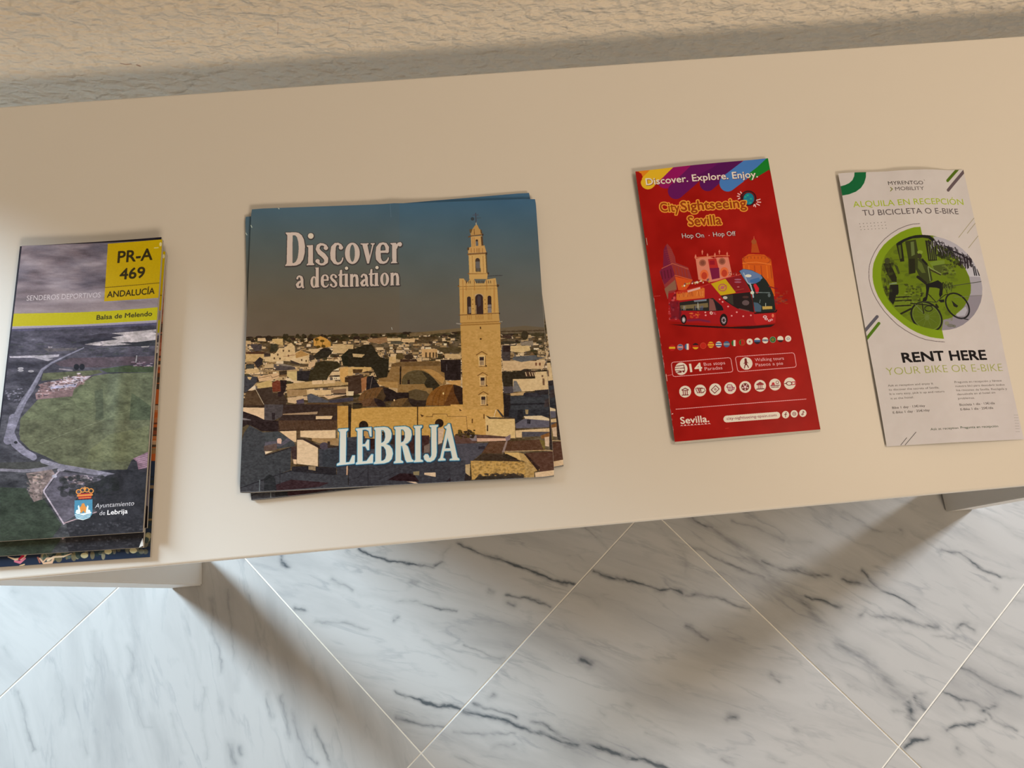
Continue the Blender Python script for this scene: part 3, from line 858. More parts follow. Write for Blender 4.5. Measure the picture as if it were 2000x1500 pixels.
    # scuffs and folds worn white
    a.zoom(0, 0, 1)
    a.line([(543, 405.5), (545, 408)], 1.5, (180, 185, 185))
    a.line([(490, 440), (492, 444)], 1.6, (170, 175, 178))
    a.line([(762, 398), (764, 425)], .8, (100, 122, 134), .5)
    a.line([(765, 640), (766, 644)], 1.2, (170, 170, 160))
    e = [(468.6, 962), (770, 947.5), (1082, 930.6)]
    a.line(e, 1.3, (118, 116, 112), .8)
    return a


# ------------------------------------------------------------------ artwork 2: the walking-trail leaflet
Q_PRA = [(42.7, 480), (317, 467.6), (278.7, 1039), (-26, 1059)]


def art_trail():
    a = Art(-45, 455, 335, 1075, Q_PRA, (60, 62, 60))
    Y = (np.arange(a.H) / SS + 455)[:, None]
    X = (np.arange(a.W) / SS - 45)[None]
    yy = Y + X * .045            # follow the tilt of the sheet
    f1 = fbm(a.H, a.W, 40, 5, 5)
    f2 = fbm(a.H, a.W, 90, 3, 4)
    f3 = fbm(a.H, a.W, 14, 3.5, 4)
    sky = np.array((112, 102, 108)) + (f1[..., None] - .5) * 95 + (f2[..., None] - .5) * np.array((80, 64, 50))
    t = np.clip((yy - 560) / 60, 0, 1)[..., None]
    sky = sky * (1 - t) + (np.array((138, 124, 124)) + (f1[..., None] - .5) * 40) * t
    a.img[:] = sky
    hor = 640
    t = np.clip((yy - hor) / 420, 0, 1)[..., None]
    land = np.array((66, 62, 72)) * (1 - t) + np.array((52, 54, 56)) * t
    land = land + (f1[..., None] - .5) * 60 + (f3[..., None] - .5) * 26
    a.img[:] = np.where((yy > hor)[..., None], land, a.img)
    a.img[:] = np.where(((yy > hor) & (yy < hor + 8))[..., None], np.array((72, 68, 88)), a.img)
    P, L = a.poly, a.line
    a.zoom(0, 600, 6)
    # lake, fields, road
    P([(980, 430), (1100, 405), (1300, 380), (1380, 370), (1300, 350), (1450, 325), (1300, 300), (1560, 280), (1840, 255), (1835, 285), (1780, 285), (1840, 300), (1830, 380), (1600, 405), (1390, 415), (1560, 430), (1200, 450)], (164, 154, 152))
    P([(1390, 412), (1600, 405), (1840, 380), (1830, 450), (1200, 460), (1560, 432)], (46, 46, 50))
    P([(1650, 455), (1750, 450), (1740, 465), (1655, 468)], (150, 144, 140))
    P([(910, 410), (1100, 360), (1380, 370), (1100, 400), (960, 430)], (42, 40, 48))
    P([(900, 350), (1200, 300), (1450, 320), (1260, 345), (1000, 360)], (50, 46, 54))
    P([(110, 575), (450, 560), (690, 550), (680, 575), (540, 600), (620, 600), (560, 630), (400, 590), (120, 595)], (150, 144, 150))
    P([(560, 455), (610, 458), (605, 470), (560, 472)], (170, 160, 160))
    P([(500, 480), (900, 470), (880, 500), (560, 520)], (84, 78, 80))
    P([(820, 590), (1820, 570), (1820, 640), (1250, 700), (900, 700), (700, 690), (640, 650)], (78, 66, 72))
    P([(1160, 720), (1500, 680), (1820, 690), (1820, 760), (1250, 760)], (62, 72, 50))
    for cx in (890, 955):
        a.oval(cx, 695, 32, 36, (30, 30, 36))
    L([(690, 720), (840, 735)], 14, (120, 112, 116))
    for x, y in ((240, 715), (240, 740), (360, 748)):
        a.oval(x, y, 34, 14, (150, 146, 150))
    P([(500, 770), (1150, 730), (1200, 760), (1060, 790), (800, 830), (480, 860)], (80, 82, 62))
    P([(440, 1080), (840, 1040), (860, 960), (960, 880), (1090, 800), (1260, 775), (1830, 760), (1790, 1500), (220, 1500), (240, 1300)], (88, 92, 70))
    for q, c, al in (([(1100, 980), (1200, 950), (1210, 1400), (1100, 1400), (1120, 1200)], (66, 72, 58), .6), ([(1540, 1000), (1830, 1200), (1790, 1500), (1500, 1500)], (60, 68, 52), .65),
                     ([(840, 1040), (900, 1180), (1060, 1180), (1020, 1330), (1100, 1050), (980, 900)], (98, 104, 78), .6)):
        P(q, c, al)
    L([(720, 1500), (1100, 1340), (1480, 1230), (1520, 1200)], 5, (110, 116, 90), .7)
    P([(460, 900), (560, 870), (740, 850), (860, 800), (1070, 800), (980, 870), (860, 960), (840, 1040), (420, 1080), (410, 1010), (470, 960)], (118, 96, 96))
    P([(600, 920), (900, 890), (880, 930), (580, 955)], (160, 156, 176))
    P([(850, 820), (1060, 800), (960, 870), (860, 890), (760, 860)], (166, 156, 162))
    R = random.Random(4)
    for k in range(170):
        x = R.uniform(440, 980)
        y = 1060 - (x - 440) * .3 - R.random() * 150
        a.oval(x, y, R.uniform(5, 28), R.uniform(3, 9), R.choice([(170, 150, 150), (130, 100, 98), (70, 58, 62), (186, 176, 184)]), .8)
    for k in range(60):
        a.oval(R.uniform(60, 290), R.uniform(950, 1100), R.uniform(5, 26), R.uniform(3, 8), R.choice([(140, 136, 150), (60, 60, 66)]), .7)
    for k in range(40):
        a.oval(R.uniform(1540, 1820), R.uniform(640, 690), R.uniform(5, 26), R.uniform(3, 8), R.choice([(150, 130, 140), (70, 50, 60)]), .8)
    for k in range(120):
        a.oval(R.uniform(130, 1800), R.uniform(400, 560), R.uniform(8, 50), R.uniform(2, 6), R.choice([(44, 42, 50), (84, 80, 86), (54, 60, 50)]), .55)
    L([(1600, 565), (1590, 640)], 12, (160, 156, 156))
    a.brush([(975, 470, 6), (800, 550, 9), (600, 650, 12), (490, 730, 18), (440, 830, 24), (370, 960, 28), (280, 1090, 32), (200, 1260, 38), (110, 1480, 48), (90, 1560, 50)], (108, 105, 118))
    a.brush([(975, 470, 3), (600, 645, 5), (480, 735, 7), (350, 960, 9), (180, 1260, 12), (90, 1500, 14)], (136, 134, 146), .6)
    # lower half
    a.zoom(0, 820, 5.172)
    P([(200, 0), (1520, 0), (1500, 330), (1330, 400), (1280, 500), (900, 510), (600, 440), (440, 360), (300, 300), (200, 200)], (84, 86, 66))
    m = fbm(a.H, a.W, 60, .6, 4)[..., None]
    P([(870, 420), (900, 300), (1100, 150), (1500, 60), (1500, 330), (1300, 420)], (96, 98, 70), .6)
    L([(370, 250), (700, 120), (1040, 0)], 5, (118, 122, 98), .7)
    P([(0, 430), (420, 420), (600, 440), (560, 500), (0, 500)], (60, 60, 58))
    a.brush([(130, -20, 40), (100, 120, 40), (150, 240, 40), (240, 320, 36), (335, 375, 34)], (116, 113, 126))
    a.oval(158, 228, 18, 14, (40, 40, 44))
    a.brush([(425, 415, 22), (600, 470, 26), (900, 520, 26), (1170, 565, 20)], (116, 113, 124))
    a.brush([(0, 505, 14), (240, 515, 14), (420, 500, 20), (560, 470, 20)], (112, 109, 118))
    P([(260, 540), (520, 500), (560, 560), (430, 700), (420, 800), (340, 830), (290, 740), (300, 640)], (128, 112, 108), .9)
    P([(320, 570), (440, 560), (430, 600), (330, 620)], (158, 136, 126))
    for k in range(120):
        a.oval(R.uniform(270, 460), R.uniform(540, 800), R.uniform(5, 26), R.uniform(3, 10), R.choice([(150, 136, 132), (90, 80, 80), (60, 60, 54)]), .6)
    P([(600, 520), (1100, 580), (900, 640), (760, 800), (760, 960), (640, 1040), (450, 720)], (88, 84, 94), .85)
    for k in range(70):
        a.oval(R.uniform(660, 940), R.uniform(560, 650), R.uniform(6, 32), R.uniform(3, 10), R.choice([(170, 156, 162), (120, 104, 104), (60, 54, 58)]), .7)
    P([(1340, 390), (1500, 320), (1490, 530), (1400, 520), (1380, 420)], (124, 96, 108))
    for k in range(9):
        L([(1370 + k * 8, 380 + k * 18), (1490, 350 + k * 20)], 5, (158, 136, 148), .8)
    P([(0, 680), (260, 690), (330, 830), (440, 800), (620, 1060), (500, 1220), (0, 1260)], (50, 60, 48), .8)
    P([(1080, 560), (1500, 480), (1480, 1150), (700, 1180), (660, 1040), (960, 960), (960, 640)], (42, 42, 46), .9)
    for k in range(90):
        a.oval(R.uniform(600, 1180), R.uniform(570, 760), R.uniform(10, 44), R.uniform(8, 34), (36, 38, 38), .5)
    for k in range(60):
        a.oval(R.uniform(600, 1430), R.uniform(1030, 1150), R.uniform(4, 24), R.uniform(3, 12), (84, 84, 90), .35)
    L([(600, 505), (540, 570), (440, 710), (440, 730), (640, 1050)], 16, (158, 148, 158))
    L([(640, 1045), (970, 930)], 10, (150, 128, 132))
    a.oval(545, 568, 26, 16, (150, 148, 160))
    a.oval(610, 505, 38, 14, (140, 136, 146))
    a.zoom(0, 0, 1)
    k_ = 1 + ((fbm(a.H, a.W, 34, 1.6, 5) - .5) * .55 + (fbm(a.H, a.W, 7, 2, 2) - .5) * .3) * (yy > hor + 6)
    a.img *= k_[..., None]
    a.zoom(0, 820, 5.172)
    # town arms
    blue, gold, wht = (70, 126, 152), (196, 132, 66), (206, 222, 232)
    P([(748, 812), (930, 802), (928, 950), (900, 990), (835, 1012), (775, 1000), (746, 950)], blue)
    P([(748, 955), (920, 930), (905, 985), (835, 1012), (770, 1000)], wht)
    for k in range(3):
        a.brush([(752 + k * 6, 968 + k * 14, 4), (790, 955 + k * 16, 4), (835, 972 + k * 14, 4), (880, 955 + k * 14, 4), (916 - k * 6, 950 + k * 16, 4)], blue)
    P([(790, 935), (792, 890), (815, 870), (822, 845), (845, 840), (856, 870), (876, 885), (878, 930), (850, 938), (838, 915), (822, 938)], gold)
    for k in (0, 1):
        f = (lambda x: x) if k == 0 else (lambda x: 1670 - x)
        P([(f(780), 870), (f(792), 860), (f(800), 885), (f(808), 925), (f(800), 950), (f(775), 950), (f(757), 940), (f(765), 910), (f(785), 905)], wht)
    P([(775, 745), (930, 735), (915, 795), (790, 802)], (150, 40, 46))
    for x, y, rx in ((790, 725, 30), (830, 708, 26), (872, 706, 26), (915, 716, 28)):
        a.oval(x, y, rx, 26, gold, hole=.62)
    a.oval(852, 695, 14, 16, gold)
    L([(855, 675), (855, 690)], 7, gold)
    L([(780, 765), (925, 755)], 18, gold)
    L([(790, 790), (912, 782)], 8, gold)
    a.zoom(0, 0, 1)
    a.text('Ayuntamiento', (184.3, 992.1), (261, 986.7), 8.8, (190, 188, 190), -.006, slant=.15)
    a.text('de', (193.4, 1006.4), (204.5, 1005.4), 8.6, (190, 188, 190), -.002)
    a.text('Lebrija', (209, 1005.2), (248.5, 1002.4), 8.8, (214, 212, 212), .016)
    # yellow panels
    a.zoom(0, 440, 4.167)
    yel, yel2 = (172, 142, 2), (166, 156, 14)
    P([(80, 800), (1300, 760), (1290, 790), (80, 845)], (158, 148, 158), .8)
    P([(60, 722), (118, 719), (600, 706), (900, 692), (1310, 664), (1285, 769), (900, 790), (600, 806), (60, 824)], yel2)
    P([(873, 145), (1340, 112), (1310, 588), (843, 615)], yel)
    L([(849, 502), (1318, 466)], 5, (88, 66, 8))
    L([(843, 620), (1290, 594)], 5, (150, 140, 150), .5)
    a.zoom(0, 0, 1)
    ink = (44, 36, 16)
    a.text('PR-A', (228.6, 512), (296.6, 506.5), 22, ink, .022)
    a.text('469', (232.6, 544.8), (281.5, 541.0), 20.5, ink, .022)
    a.text('ANDALUCÍA', (207.8, 580), (301.4, 573.2), 11.6, (46, 36, 8), .018)
    a.text('SENDEROS DEPORTIVOS', (51.6, 587), (194.9, 579.6), 9.8, (182, 172, 170), .002)
    a.text('Balsa de Melendo', (187.4, 623.4), (296.5, 616.2), 8.8, (52, 50, 20), .014)
    a.line([(301, 484), (309, 483.5)], 1.6, (226, 206, 120))
    a.oval(313.5, 477, 2.4, 4, (230, 200, 140), .9)
    a.img += (fbm(a.H, a.W, 5, 1.5, 2)[..., None] - .5) * 8
    return a


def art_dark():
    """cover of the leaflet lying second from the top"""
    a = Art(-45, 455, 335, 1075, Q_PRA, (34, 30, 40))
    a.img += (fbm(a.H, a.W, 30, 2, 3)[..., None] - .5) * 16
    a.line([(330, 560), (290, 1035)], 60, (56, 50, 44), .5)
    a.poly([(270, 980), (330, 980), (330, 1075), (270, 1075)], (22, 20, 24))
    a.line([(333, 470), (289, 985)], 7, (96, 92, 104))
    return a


Q_FEST = [(49, 512), (325, 497), (293, 1088), (-21, 1109)]


def art_festival():
    a = Art(-45, 490, 340, 1125, Q_FEST, (34, 44, 62))
    Y = (np.arange(a.H) / SS + 490)[:, None]
    R = random.Random(9)
    a.poly([(200, 490), (345, 490), (330, 800), (200, 800)], (140, 84, 62))
    a.poly([(200, 720), (345, 720), (320, 900), (200, 900)], (150, 76, 36))
    for k in range(60):
        y = R.uniform(560, 1085)
        a.line([(280, y), (330, y - 2)], R.uniform(3, 12), R.choice([(60, 44, 34), (150, 96, 60), (40, 44, 40), (168, 138, 110), (120, 60, 40)] if y < 880 else [(40, 46, 44), (56, 60, 50), (120, 100, 70), (30, 36, 44)]), .8)
    for k in range(130):
        x = R.uniform(80, 290)
        y = 1100 - x * .07 - R.random() * 36
        a.oval(x, y, R.uniform(2, 8), R.uniform(3, 10), R.choice([(150, 144, 112), (90, 104, 96), (40, 56, 54), (28, 34, 44), (60, 80, 76), (120, 112, 80)]), .75)
    a.poly([(80, 1060), (291, 1050), (291, 1088), (250, 1092)], (30, 38, 50), .35)
    a.zoom(0, 820, 5.172)
    a.brush([(80, 1385, 4), (150, 1410, 12), (230, 1400, 12), (260, 1360, 10)], (206, 186, 160))
    a.brush([(150, 1430, 10), (200, 1440, 14), (250, 1400, 10)], (190, 110, 130))
    a.brush([(190, 1410, 9), (230, 1375, 14)], (168, 40, 66))
    a.brush([(200, 1475, 8), (245, 1460, 6)], (196, 170, 130))
    a.brush([(400, 1400, 8), (440, 1450, 10), (520, 1440, 12), (540, 1395, 8), (470, 1400, 8), (430, 1440, 7)], (196, 166, 138))
    a.brush([(480, 1420, 10), (540, 1385, 10), (640, 1380, 9), (720, 1350, 4)], (206, 190, 164))
    a.brush([(380, 1390, 8), (400, 1440, 8)], (150, 96, 84))
    for x, y in ((850, 1370), (1090, 1330), (1345, 1320)):
        a.oval(x, y, 38, 28, (170, 166, 130))
    return a


# ------------------------------------------------------------------ artwork 3: the red bus booklet
Q_RED = [(1241, 335), (1500, 309), (1602.5, 838.6), (1318, 863)]


def art_bus():
    a = Art(1225, 295, 1615, 880, Q_RED, (144, 11, 6))
    f = fbm(a.H, a.W, 110, 1, 3)[..., None]
    a.img += (f - .5) * np.array((26, 14, 10))
    P, L, B = a.poly, a.line, a.brush
    a.zoom(1230, 300, 6.667)
    B([(470, 330, 125), (760, 60, 125), (1100, -200, 125)], (134, 12, 72))
    B([(1010, 388, 104), (1330, 90, 120), (1400, -60, 120)], (80, 12, 68))
    B([(600, 488, 104), (800, 310, 110), (1050, 60, 110)], (92, 14, 70))
    P([(860, 300), (1480, -20), (1600, -40), (1340, 210), (1010, 380)], (74, 10, 62), .7)
    B([(1272, 388, 108), (1700, 60, 108), (1900, -60, 108)], (62, 104, 148))
    B([(1600, 300, 52), (1900, 60, 80)], (18, 108, 30))
    P([(1560, 250), (1810, 60), (1860, 60), (1860, 210), (1700, 290), (1600, 340)], (18, 108, 30))
    P([(1820, 205), (1660, 300), (1500, 400), (1520, 520), (1850, 500)], (144, 11, 6))
    B([(1272, 388, 104), (1560, 160, 60)], (62, 104, 148))
    P([(70, 220), (380, 170), (300, 260), (180, 330), (150, 260)], (204, 112, 22))
    B([(238, 370, 94), (420, 190, 94), (560, 60, 94)], (206, 154, 28))
    P([(60, 240), (118, 235), (160, 330), (120, 420), (90, 420)], (144, 11, 6))
    a.zoom(0, 0, 1)
    a.text('Discover. Explore. Enjoy.', (1262.5, 361.2), (1480.5, 345.7), 12.8, (224, 200, 194), .014, shadow=(90, 20, 30))
    # globe
    a.zoom(1280, 370, 9.09)
    a.oval(1655, 150, 145, 135, (54, 10, 14))
    a.oval(1660, 160, 96, 104, (20, 106, 116))
    for x, y in ((1640, 100), (1700, 160), (1620, 190), (1690, 230), (1600, 130)):
        a.oval(x, y, 22, 16, (34, 142, 110))
    a.oval(1655, 150, 118, 112, (120, 20, 24), hole=.9, a0=200, a1=395)
    for x0, y0, x1, y1 in ((1530, 65, 1510, 40), (1500, 90, 1465, 72), (1490, 120, 1455, 118), (1500, 150, 1470, 168), (1800, 185, 1865, 165), (1815, 215, 1875, 218), (1800, 245, 1855, 272), (1775, 265, 1785, 300), (1760, 260, 1750, 290)):
        L([(x0, y0), (x1, y1)], 17, (232, 176, 164))
    a.zoom(0, 0, 1)
    yo, yi, dk = (216, 112, 48), (208, 146, 34), (134, 40, 10)
    for word, p0, p1, cap in (('City', (1290.5, 412.5), (1328, 413), 17), ('Sightseeing', (1331, 412), (1458.5, 404.2), 18), ('Sevilla', (1345.5, 440.4), (1409.5, 437.7), 18)):
        m, bx = a.textmask(word, p0, p1, cap, .02)
        a.fill(grow(m, 6.5), bx, yo)
        a.fill(grow(m, 3.6), bx, yi)
        a.fill(m, bx, dk, .92)
    for w, p0, p1 in (('Hop On', (1333, 464.2), (1375.6, 463.4)), ('Hop Off', (1393.5, 461.6), (1437.8, 459.6))):
        a.text(w, p0, p1, 8.8, (216, 198, 204), .004, halo=(66, 6, 22), halo_r=2.6)
    a.oval(1385, 459.5, 1, 1, (216, 150, 150))
    # monuments in the background
    a.zoom(1250, 440, 6.25)
    t1, t2 = (136, 44, 42), (110, 24, 46)
    P([(290, 290), (335, 215), (380, 270), (430, 380), (440, 450), (590, 510), (640, 660), (460, 610), (450, 780), (340, 900), (300, 740), (240, 560), (285, 500)], t1)
    P([(290, 290), (320, 230), (345, 330), (380, 470), (430, 600), (300, 720), (240, 560), (285, 500)], t2)
    for k in range(8):
        L([(300 + k * 9, 300 + k * 26), (400, 290 + k * 22)], 5, (166, 66, 40), .5)
    for k in range(9):
        x = 262 + k * 38
        y = 560 - (k * 8 if k < 4 else 62 - (k - 4) * 10)
        L([(x, y), (x + 14, y + 90)], 13, (84, 14, 30) if k < 4 else (150, 40, 20), .8)
    L([(270, 520), (400, 460), (590, 530)], 9, (186, 92, 60), .8)
    L([(430, 605), (640, 665)], 10, (196, 84, 40))
    P([(430, 620), (640, 670), (560, 790), (470, 790)], (196, 70, 22))
    P([(300, 770), (430, 660), (450, 780), (350, 800), (340, 900)], (128, 84, 60))
    fa = (200, 112, 84)
    P([(680, 405), (830, 372), (900, 400), (945, 388), (1080, 385), (1125, 600), (1100, 640), (870, 690), (715, 660)], fa)
    P([(830, 410), (930, 400), (960, 520), (850, 520)], (168, 34, 30))
    P([(850, 430), (910, 425), (915, 480), (855, 480)], (140, 18, 30))
    P([(850, 520), (965, 515), (975, 640), (880, 660)], (112, 20, 50))
    for cx, cy in ((765, 455), (1003, 437)):
        a.oval(cx, cy, 42, 42, (150, 80, 56))
        a.oval(cx, cy, 26, 26, (124, 62, 44))
    for cx, cy in ((785, 600), (1030, 570)):
        a.oval(cx, cy, 52, 62, (208, 92, 46))
        a.oval(cx, cy + 12, 34, 44, (176, 52, 30))
    L([(670, 392), (940, 370), (1090, 368)], 12, (196, 96, 60))
    for x, y in ((680, 375), (762, 320), (825, 360), (915, 355), (970, 318), (1065, 345)):
        L([(x, y - 18), (x, y + 30)], 10, (204, 112, 84))
        a.oval(x, y, 11, 11, (204, 112, 84))
    og, og2 = (192, 78, 16), (166, 62, 18)
    P([(1360, 330), (1370, 200), (1395, 140), (1425, 190), (1465, 330)], og2)
    a.oval(1395, 195, 32, 30, (150, 70, 30))
    L([(1395, 130), (1395, 160)], 7, (186, 90, 60))
    P([(1250, 400), (1330, 345), (1520, 350), (1605, 410), (1640, 700), (1650, 860), (1500, 900), (1260, 600)], og)
    a.oval(1430, 420, 175, 60, og2, hole=.9)
    L([(1255, 460), (1420, 445), (1600, 470)], 9, (214, 108, 40))
    for x in (1270, 1330, 1400, 1480, 1550, 1600):
        L([(x, 490), (x + 14, 640)], 12, (214, 104, 24) if x % 20 else (150, 48, 16), .75)
    for k in range(8):
        L([(1270 + k * 44, 380), (1270 + k * 44, 400)], 9, (150, 50, 16))
    for k in range(30):
        q = random.Random(k)
        a.oval(q.uniform(1640, 1800), q.uniform(800, 960), q.uniform(8, 26), q.uniform(6, 16), q.choice([(140, 50, 30), (96, 36, 44), (150, 66, 20)]), .6)
    # the open-top bus
    a.zoom(1290, 510, 8)
    body, dkr, gl = (150, 16, 20), (112, 12, 22), (34, 30, 26)
    P([(140, 985), (320, 990), (700, 1010), (1100, 1030), (1500, 1010), (1790, 985), (1720, 1030), (1400, 1062), (900, 1048), (400, 1018)], (40, 6, 8))
    P([(125, 500), (250, 470), (640, 385), (760, 345), (1000, 265), (1230, 215), (1330, 330), (1400, 480), (1460, 820), (1800, 810), (1795, 960), (1500, 1005), (1080, 1000), (900, 985), (420, 960), (150, 935), (125, 700)], body)
    for k in range(30):
        q = random.Random(k + 40)
        a.oval(q.uniform(130, 280), q.uniform(480, 920), q.uniform(8, 24), q.uniform(8, 24), q.choice([(196, 96, 92), (104, 12, 26), (76, 16, 26), (170, 60, 60)]), .7)
    P([(150, 620), (290, 620), (300, 900), (170, 900)], (92, 18, 32), .6)
    P([(255, 480), (640, 400), (690, 420), (690, 570), (300, 610), (250, 600)], (196, 96, 34))
    P([(260, 470), (640, 385), (660, 420), (430, 480), (270, 510)], (176, 44, 24))
    for k in range(26):
        q = random.Random(k + 90)
        x = q.uniform(290, 670)
        L([(x, 570 - x * .05), (x + q.uniform(-20, 20), 500 - x * .05)], 7, q.choice([(216, 130, 60), (150, 56, 26)]), .7)
    P([(420, 455), (620, 400), (625, 430), (430, 485)], (208, 150, 130))
    for k in range(26):
        q = random.Random(k + 9)
        x = q.uniform(340, 780)
        a.oval(x, 395 - (x - 340) * .17 - q.uniform(0, 50), q.uniform(9, 20), q.uniform(8, 18), q.choice([(206, 176, 150), (180, 130, 40), (110, 60, 60), (216, 196, 190)]), .9)
    P([(780, 340), (1010, 265), (1180, 490), (1150, 500), (940, 535)], (184, 146, 16))
    a.oval(970, 410, 68, 62, (170, 84, 66), hole=.72)
    a.oval(970, 410, 34, 28, (176, 90, 84))
    L([(905, 450), (1035, 375)], 8, (170, 84, 66))
    P([(1010, 265), (1230, 215), (1330, 330), (1390, 470), (1180, 490)], (122, 18, 24))
    for y in (285, 325):
        a.oval(1210, y, 55, 12, (150, 84, 96))
    a.oval(1215, 400, 20, 9, (170, 100, 90))
    L([(1165, 455), (1300, 430)], 7, (150, 60, 40))
    L([(640, 395), (1000, 270), (1250, 205)], 14, (170, 40, 34))
    for k in range(16):
        q = random.Random(k + 300)
        x = q.uniform(1060, 1260)
        a.oval(x, 215 - q.uniform(-10, 40), 10, 10, q.choice([(170, 76, 60), (110, 40, 40), (196, 120, 100)]), .8)
    P([(300, 640), (520, 610), (820, 575), (960, 700), (980, 770), (820, 780), (300, 770)], gl)
    P([(310, 690), (740, 650), (745, 720), (320, 745)], (110, 90, 56))
    P([(520, 610), (720, 590), (720, 620), (530, 635)], (110, 112, 116))
    for k in range(14):
        q = random.Random(k + 500)
        x = q.uniform(320, 740)
        L([(x, 760), (x + 6, 700)], 12, q.choice([(150, 140, 150), (60, 50, 40), (126, 110, 76), (80, 84, 110)]), .8)
    L([(585, 650), (588, 750)], 10, (180, 176, 176))
    P([(760, 580), (830, 600), (870, 770), (760, 775)], (120, 70, 60))
    P([(820, 600), (960, 700), (985, 760), (900, 775)], (26, 16, 22))
    P([(940, 540), (1130, 510), (1400, 480), (1440, 620), (1460, 800), (1200, 740), (1130, 700), (1010, 620)], (30, 20, 20))
    P([(950, 545), (1130, 520), (1140, 690), (1060, 640)], (52, 46, 36))
    a.oval(1010, 570, 36, 24, (176, 160, 140))
    a.oval(1330, 650, 56, 42, (90, 70, 66))
    a.oval(1330, 560, 50, 20, (70, 40, 34))
    L([(1230, 745), (1380, 780)], 20, (130, 70, 60), .7)
    # cab and windscreen
    P([(1225, 150), (1300, 115), (1430, 135), (1580, 210), (1660, 300), (1720, 400), (1770, 520), (1800, 760), (1760, 800), (1500, 815), (1455, 700), (1420, 480), (1340, 330)], (26, 32, 28))
    P([(1235, 150), (1300, 118), (1430, 140), (1570, 205), (1600, 260), (1500, 340), (1380, 360), (1320, 290)], (92, 108, 134))
    P([(1400, 290), (1540, 250), (1570, 300), (1500, 340), (1400, 330)], (58, 92, 128))
    a.oval(1375, 225, 50, 24, (206, 200, 180))
    L([(1300, 180), (1360, 330), (1420, 380)], 16, (150, 156, 160))
    L([(1400, 350), (1440, 470), (1450, 560)], 22, (150, 160, 164))
    a.oval(1435, 490, 30, 26, (190, 200, 200))
    B([(1480, 375, 26), (1510, 430, 32), (1510, 480, 24)], (190, 24, 34))
    L([(1490, 485), (1710, 490)], 12, (104, 112, 104))
    P([(1455, 640), (1520, 650), (1580, 700), (1570, 790), (1470, 790)], (64, 82, 92))
    P([(1590, 705), (1745, 700), (1750, 745), (1595, 755)], (176, 140, 66))
    L([(1645, 655), (1645, 700)], 8, (190, 196, 190))
    L([(1560, 600), (1550, 650)], 8, (120, 130, 120))
    a.oval(1700, 530, 22, 30, (84, 90, 84))
    L([(1700, 390), (1830, 430)], 16, (120, 14, 26))
    L([(1470, 815), (1800, 790), (1815, 765)], 20, (30, 10, 12))
    P([(1450, 830), (1800, 810), (1795, 960), (1500, 1000), (1460, 940)], (166, 22, 22))
    for x, y, r in ((1630, 870, 32), (1650, 905, 26), (1700, 930, 24), (1735, 915, 20)):
        a.oval(x, y, r, r * .7, (214, 170, 164))
        a.oval(x, y, r * .5, r * .35, (150, 60, 60))
    a.oval(1755, 850, 18, 30, (214, 104, 70))
    for x, y in ((1410, 848), (1190, 798), (1110, 855), (970, 635), (925, 595), (1055, 708), (705, 845), (1290, 862), (700, 800)):
        a.oval(x, y, 14, 13, (216, 140, 128))
    a.text('0', (775, 835), (815, 832), 46, (214, 196, 200), .03)
    a.text('%', (822, 838), (868, 834), 40, (190, 110, 116), .0)
    for k in range(12):
        q = random.Random(k + 700)
        a.oval(q.uniform(470, 620), q.uniform(800, 890), q.uniform(10, 30), q.uniform(8, 18), q.choice([(206, 110, 40), (180, 70, 30), (186, 60, 50)]), .8)
    L([(430, 925), (600, 915), (760, 945)], 34, (104, 26, 56), .8)
    P([(300, 700), (330, 800), (310, 930), (285, 900)], (70, 14, 30), .7)
    for cx, cy, r in ((362, 915, 1.0), (985, 925, 1.3)):
        a.oval(cx, cy - 8, 46 * r, 74 * r, (26, 10, 12))
        a.oval(cx, cy, 40 * r, 62 * r, (30, 16, 16))
        a.oval(cx, cy, 27 * r, 42 * r, (172, 150, 146))
        a.oval(cx, cy, 15 * r, 22 * r, (56, 34, 34) if r > 1 else (186, 176, 176))
        for k in range(8):
            t_ = k * math.pi / 4
            a.oval(cx + 21 * r * math.cos(t_), cy + 32 * r * math.sin(t_), 4 * r, 5 * r, (44, 24, 24))
    # language flags
    a.zoom(1270, 640, 5.714)
    y_, w_, k_, g_, b_, r_ = (206, 150, 30), (216, 196, 184), (40, 20, 22), (40, 84, 36), (60, 80, 110), (170, 24, 20)
    flags = [(243, 225, [r_, y_, r_], 'h'), (333, 218, [b_, (190, 120, 110), b_], 'h'), (415, 213, [b_, w_, r_], 'v'), (503, 208, [k_, r_, y_], 'h'), (588, 203, [(176, 30, 20)] * 3, 'h'),
             (673, 193, [y_, (190, 70, 26), y_, (190, 70, 26), y_], 'h'), (760, 190, [w_, b_, w_, b_, w_], 'h'), (848, 187, [b_, (130, 130, 120), b_], 'h'), (935, 175, [g_, w_, r_], 'v'), (1020, 168, [g_, r_, r_], 'v'),
             (1105, 158, [w_, w_, w_], 'h'), (1190, 150, [w_, b_, k_], 'h'), (1280, 143, [w_, (120, 120, 120), w_], 'h'), (1365, 135, [g_, g_, g_], 'h'), (1450, 128, [w_, w_, k_], 'h'), (1537, 123, [w_, w_, w_], 'h')]
    for cx, cy, cs, o in flags:
        rr, n = 35, len(cs)
        ring = [(cx + rr * math.cos(q), cy + rr * math.sin(q)) for q in np.radians(np.arange(0, 360, 12))]
        for i, c in enumerate(cs):
            lo, hi = -rr + 2 * rr * i / n, -rr + 2 * rr * (i + 1) / n
            ax = 1 if o == 'h' else 0
            cc = (cx, cy)[ax]
            q = []
            for p in ring:
                p = list(p)
                p[ax] = min(max(p[ax], cc + lo), cc + hi)
                q.append(tuple(p))
            P(q, c)
    a.oval(1105, 158, 10, 10, (150, 90, 80))
    a.oval(1365, 135, 18, 18, (110, 100, 30))
    a.oval(1365, 135, 35, 35, (120, 140, 110), hole=.85)
    a.oval(1537, 123, 18, 14, (130, 120, 120), hole=.5)
